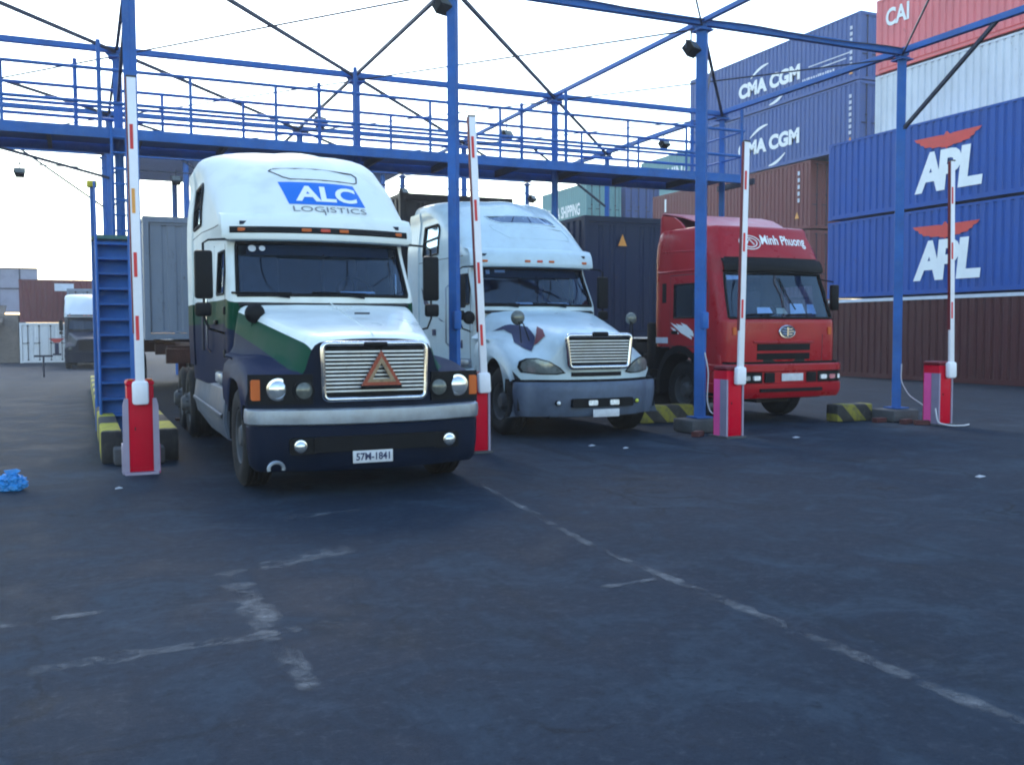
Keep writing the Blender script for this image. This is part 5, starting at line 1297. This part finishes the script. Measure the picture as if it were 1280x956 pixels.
b = MB(); b.lathe([(0, 1.02), (.46, 1.02), (.48, 1.06), (.46, 1.12), (0, 1.12)], 20, 0, Matrix.Translation((0, 5.5, 0))); b.build('fifth_wheel', 'chassis', root, smooth=40)
for s in (-1, 1):
    b = MB(); b.box((s * 1.40, .42, 2.18), (.17, .09, .46), 0, bev=.03) if s > 0 else b.box((s * 1.36, .55, 2.3), (.15, .08, .40), 0, bev=.03)
    if s > 0:
        o = b.build('side_mirror', 'black', root, smooth=40); a = MB(); a.tube([(1.17, .6, 2.52), (1.40, .44, 2.46)], .014, 6); a.build('mirror_arm', 'black', o)

# ---------------------------------------------------------------- trailers and their boxes
def trailer(label, x, y0, y1, m='chassis', legs=True):
    t = thing('container_trailer', label, 'trailer', (x, y0, 0), 0, 'container trailers behind the trucks'); Lt = y1 - y0
    b = MB()
    for s in (-1, 1): b.box((s * .48, Lt / 2, 1.24), (.14, Lt, .34))
    for k in range(7): b.box((0, .15 + k * (Lt - .3) / 6, 1.24), (2.40 if k in (0, 6, 3) else 1.9, .16, .22))
    b.build('frame', m, t)
    for s in (-1, 1):
        for y in (Lt - 3.9, Lt - 2.6, Lt - 1.3): wheel(t, s * .93, y, .51, .55, s, dual=True)
        if legs:
            b = MB(); b.box((s * .75, 2.7, .62), (.12, .12, 1.0)); b.box((s * .75, 2.7, .06), (.26, .26, .04)); b.build('landing_leg', m, t)
    return t
trailer('rusty container trailer behind the three tone truck', 2.35, 14.9 + .5, 34.6, 'rust'); container('weathered grey container on the rusty trailer behind the three tone truck', 'steelgrey', (2.42, 21.7, 1.44), Hc=2.59, doors=False, group='containers on trailers')
trailer('dark container trailer behind the bluish white truck', 7.05, 18.3, 31.0); container('dark brown container on the trailer behind the bluish white truck', 'darkbrown', (7.02, 18.5, 1.44), Hc=2.896, doors=False, group='containers on trailers')
trailer('dark container trailer behind the red truck', 11.10, 17.6, 30.6); c3 = container('dark navy container with a yellow triangle on the trailer behind the red truck', 'darkblue', (11.12, 18.45, 1.44), Hc=2.63, doors=False, group='containers on trailers')
b = MB(); b.add([(-.40, -.012, 2.00), (-.18, -.012, 2.00), (-.29, -.012, 2.26)], [(0, 1, 2)]); b.build('warning_sticker', 'stickerorange', c3)

# ---------------------------------------------------------------- kerbs, footings, blocks, bricks
def kerb(label, x, y0, y1, m='kerbstripe', h=.42, w=.24):
    b = MB(); b.box((0, (y1 - y0) / 2, h / 2), (w, y1 - y0, h), 0, bev=.03); o = b.build('kerb', m, smooth=40); o.location = (x, y0, 0)
    return tag(o, label, 'kerb', 'painted island kerbs')
kerb('yellow and black striped kerb running back left of the steel stair', .29, 12.75, 30, h=.40)
kerb('yellow and black striped kerb right behind the first barrier gate', .95, 12.75, 30, h=.40)
def block(label, x, y, w, d, h):
    b = MB(); b.box((0, 0, h / 2), (w, d, h), 0, bev=.035); o = b.build('wheel_stop', 'hazard', smooth=40); o.location = (x, y, 0); return tag(o, label, 'wheel stop', 'striped concrete wheel stops')
block('yellow and black striped concrete block left of the post by the red truck', 9.25, 14.35, 1.15, .32, .30)
block('yellow and black striped concrete block beside the red truck front wheel', 12.30, 13.10, .80, .30, .30)
for x, y, lab in ((GX[0], GY[0], 'concrete footing under the post behind the first barrier gate'), (GX[1], GY[0], 'concrete footing under the post between the two white trucks'), (GX[2], GY[0], 'concrete footing under the post by the red truck'), (GX[3], GY[0], 'concrete footing under the last post on the right')):
    b = MB(); b.box((0, 0, .11), (.58, .54, .20), 0, bev=.025); o = b.build('footing', 'concrete', smooth=40); o.location = (x - .05, y - .02, 0); tag(o, lab, 'footing', 'concrete post footings')
for k, (x, y, a, lab) in enumerate([(12.72, 12.22, .3, 'loose red brick against the front of the last post footing'), (12.82, 11.98, -.5, 'loose red brick nearest the lone barrier gate'), (12.52, 12.62, .1, 'loose brick left of the last post footing'), (8.45, 12.15, .6, 'loose red brick before the footing by the red truck')]):
    b = MB(); b.box((0, 0, .04), (.24, .12, .08), 0, bev=.008); o = b.build('brick', 'brick'); o.location = (x, y, 0); o.rotation_euler = (0, 0, a); tag(o, lab, 'brick', 'loose bricks')
def cable(label, pts, r=.010):
    P = []
    for i in range(len(pts) - 1):
        for q in range(6): P.append(Vector(pts[i]).lerp(Vector(pts[i + 1]), q / 6))
    P.append(Vector(pts[-1]))
    for _ in range(3): P = [P[0]] + [(P[i - 1] + P[i] * 2 + P[i + 1]) / 4 for i in range(1, len(P) - 1)] + [P[-1]]
    b = MB(); b.tube(P, r, 6); o = b.build('cable', 'cable', smooth=50); return tag(o, label, 'cable', 'white power cables')
cable('white cable running down the post by the red truck', [(8.90, 12.62, 1.25), (8.96, 12.60, .95), (8.93, 12.60, .5), (8.98, 12.58, .30), (9.18, 12.25, .20), (9.22, 12.1, .02), (8.98, 11.95, .02)])
cable('white cable running down the last post to the ground', [(13.01, 12.62, 1.0), (13.0, 12.62, .70), (13.12, 12.55, .45), (13.28, 12.4, .30), (13.36, 12.2, .12), (13.30, 12.05, .015)])
cable('white conduit on the ground at the foot of the lone barrier gate', [(12.82, 11.70, .30), (12.83, 11.66, .06), (12.98, 11.52, .02), (13.2, 11.45, .02), (13.42, 11.55, .02)], .013)
# crumpled bag and litter
bm = bmesh.new(); bmesh.ops.create_icosphere(bm, subdivisions=4, radius=1)
from mathutils import noise as mnoise
for v in bm.verts:
    n = v.co.normalized(); k = 1 + .35 * mnoise.ridged_multi_fractal(n * 2.2, 1, 2, 4, 1, 2) - .35
    v.co = Vector((n.x * .13 * k, n.y * .10 * k, max(0, .075 + n.z * .095 * k)))
me = bpy.data.meshes.new('plastic_bag'); bm.to_mesh(me); bm.free(); me.materials.append(mat('blue_plastic', (.03, .22, .55), .3, var=.3, scale=9)); o = bpy.data.objects.new('plastic_bag', me); col.objects.link(o); o.location = (-.70, 11.0, 0)
b = MB(); b.add([(-.02, 0, .14), (.05, .01, .22), (.09, -.01, .20), (.03, .02, .15), (-.07, .0, .21)], [(0, 1, 2, 3), (0, 1, 4)]); b.build('bag_handle', me.materials[0], o, solid=.004)
tag(o, 'crumpled bright blue plastic bag on the asphalt at the far left', 'plastic bag')
for x, y, s, lab in [(8.81, 7.42, .07, 'scrap of white paper on the open asphalt at the right'), (6.4, 11.72, .06, 'white litter scrap before the bluish white truck'), (6.68, 11.28, .05, 'grey litter scrap nearest the bluish white truck'), (9.6, 11.3, .07, 'pale litter scrap right of the third barrier gate'), (.3, 10.6, .05, 'pale scrap in front of the first barrier gate')]:
    b = MB(); b.add([(-s, -s * .6, .01), (s, -s * .5, .02), (s * .8, s * .6, .012), (0, s * .3, .035), (-s, s * .5, .015)], [(0, 1, 3), (1, 2, 3), (0, 3, 4)]); o = b.build('litter_scrap', 'litter', solid=.004); o.scale = (.75, .75, .8); o.location = (x, y, 0); tag(o, lab, 'litter', 'scraps of litter')

# ---------------------------------------------------------------- far left: white box with doors, red box, shed, lorry
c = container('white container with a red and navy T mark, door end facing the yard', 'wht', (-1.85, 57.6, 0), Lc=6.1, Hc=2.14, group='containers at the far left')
b = MB(); b.add([(.18, .045, 1.30), (.95, .045, 1.30), (.70, .045, 1.08), (.43, .045, 1.08)], [(0, 1, 2, 3)]); b.build('red_mark', 'aplred', c)
b = MB(); b.box((.565, .04, .75), (.20, .01, .62)); b.box((.565, .04, .44), (.42, .01, .10)); b.build('navy_mark', 'navytext', c)
c = container('brick red container lying across the white container at the far left', 'redbox', (-3.05, 59.2, 2.16), Lc=6.1, Hc=2.30, rz=radians(-90), group='containers at the far left', doors=False)
b = MB(); b.box((WC / 2 + .006, 2.2, 1.9), (.01, .95, .40)); b.build('white_label', 'fadedtext', c)
sh = thing('shed', 'beige shed with a brown lean-to roof and grey panelled upper wall', 'shed', (-4.6, 58, 0))
b = MB(); b.box((-1.85, 3, 1.3), (6.6, 5, 2.6)); b.build('wall', mat('beige_render', (.20, .17, .155), .9, dirt=.4), sh)
b = MB(); b.prism([(-.6, 2.05), (3, 3.05), (3, 3.15), (-.6, 2.15)], 'x', -5.4, .75); b.build('lean_to_roof', mat('brown_sheet', (.06, .055, .05), .8), sh)
b = MB(); b.box((.35, -.3, 1.05), (.14, .14, 2.1)); b.build('post', 'fadedtext', sh)
b = MB(); b.box((-1.7, 6, 4.1), (7.9, .2, 2.6)); uw = b.build('upper_wall', mat('lavender_panel', (.27, .28, .36), .6, dirt=.4, scale=.7), sh)
b = MB()
for x in (-4.0, -2.6, -1.2, .2, 1.3): b.box((x, 5.88, 4.1), (.06, .05, 2.6))
for z in (4.2, 5.38): b.box((-1.7, 5.87, z), (7.9, .06, .06))
b.build('panel_frame', 'rod', uw)
b = thing('sign_stand', 'thin dark stand with a crossbar on the yard before the white container', 'stand', (-1.32, 39.0, 0))
q = MB(); q.tube([(0, 0, 0), (0, 0, .78)], .035, 6); q.build('pole', 'rod', b); q = MB(); q.box((0, 0, .76), (.62, .06, .07)); q.build('crossbar', 'rod', b)
root, H, hd, fy, sec = tractor('semi_truck', 'small distant dark bonnet truck with a white roof at the far left', (.28, 46.8, 0), 'crisp', ['split', 'seam'], ['split', 'navy', 'black', 'navy'], group=None)
root.scale = (.86, .86, .86)
b = MB(); b.prism(rrect(1.05, .5, .06, cx=0, cy=1.2), 'y', .05, .12); b.build('grille', 'black', root)
b = MB(); sweep_profile(b, bumper_path(1.20, 0, .2, .52), [(-.1, .86), (0, .85), (0, .35), (-.1, .3)]); b.build('bumper', 'navy', root, smooth=40)
for s in (-1, 1): lamp_round(root, s * .92, fy(.92) - .03, 1.045, .098, 'lampdull'); side_mirror(root, 1.06, 2.35, s, 1.98, .55, .30)
container('grey container behind the small distant dark truck', 'steelgrey', (.55, 53.2, 1.2), Lc=6.1, Hc=2.6, group='containers at the far left')
# canopy beyond the frame, its sheet colour lightened to carry sky glare
ca = thing('canopy', 'pale lavender flat canopy on a thin post beyond the gantry', 'canopy', (6.2, 36.5, 0))
b = MB(); b.box((0, 0, 7.72), (8.95, 5, .86)); b.build('canopy_roof', mat('glare_lavender_sheet', (.70, .70, .84), .6, var=.05), ca)
for x, y in ((-2.9, -2.2), (3.9, -2.2), (-2.9, 2.2), (3.9, 2.2)):
    b = MB(); b.tube([(x, y, 0), (x, y, 7.3)], .10, 8); b.build('post', 'steelblue', ca, smooth=50)
# ---------------------------------------------------------------- scattering air added over the yard to imitate lens glare
hz = MB(); hz.box((0, 100, 9.0), (830, 620, 20.0)); hzo = hz.build('glare_haze', [])
hm = bpy.data.materials.new('glare_haze_air'); hm.use_nodes = True; hn = hm.node_tree
for n in list(hn.nodes):
    if n.type == 'BSDF_PRINCIPLED': hn.nodes.remove(n)
pv_ = hn.nodes.new('ShaderNodeVolumePrincipled'); pv_.inputs['Color'].default_value = (.86, .91, 1, 1); pv_.inputs['Density'].default_value = .0010; pv_.inputs['Anisotropy'].default_value = .5
hn.links.new(pv_.outputs[0], hn.nodes['Material Output'].inputs['Volume'])
hzo.data.materials.clear(); hzo.data.materials.append(hm); struct(hzo, 'stuff')
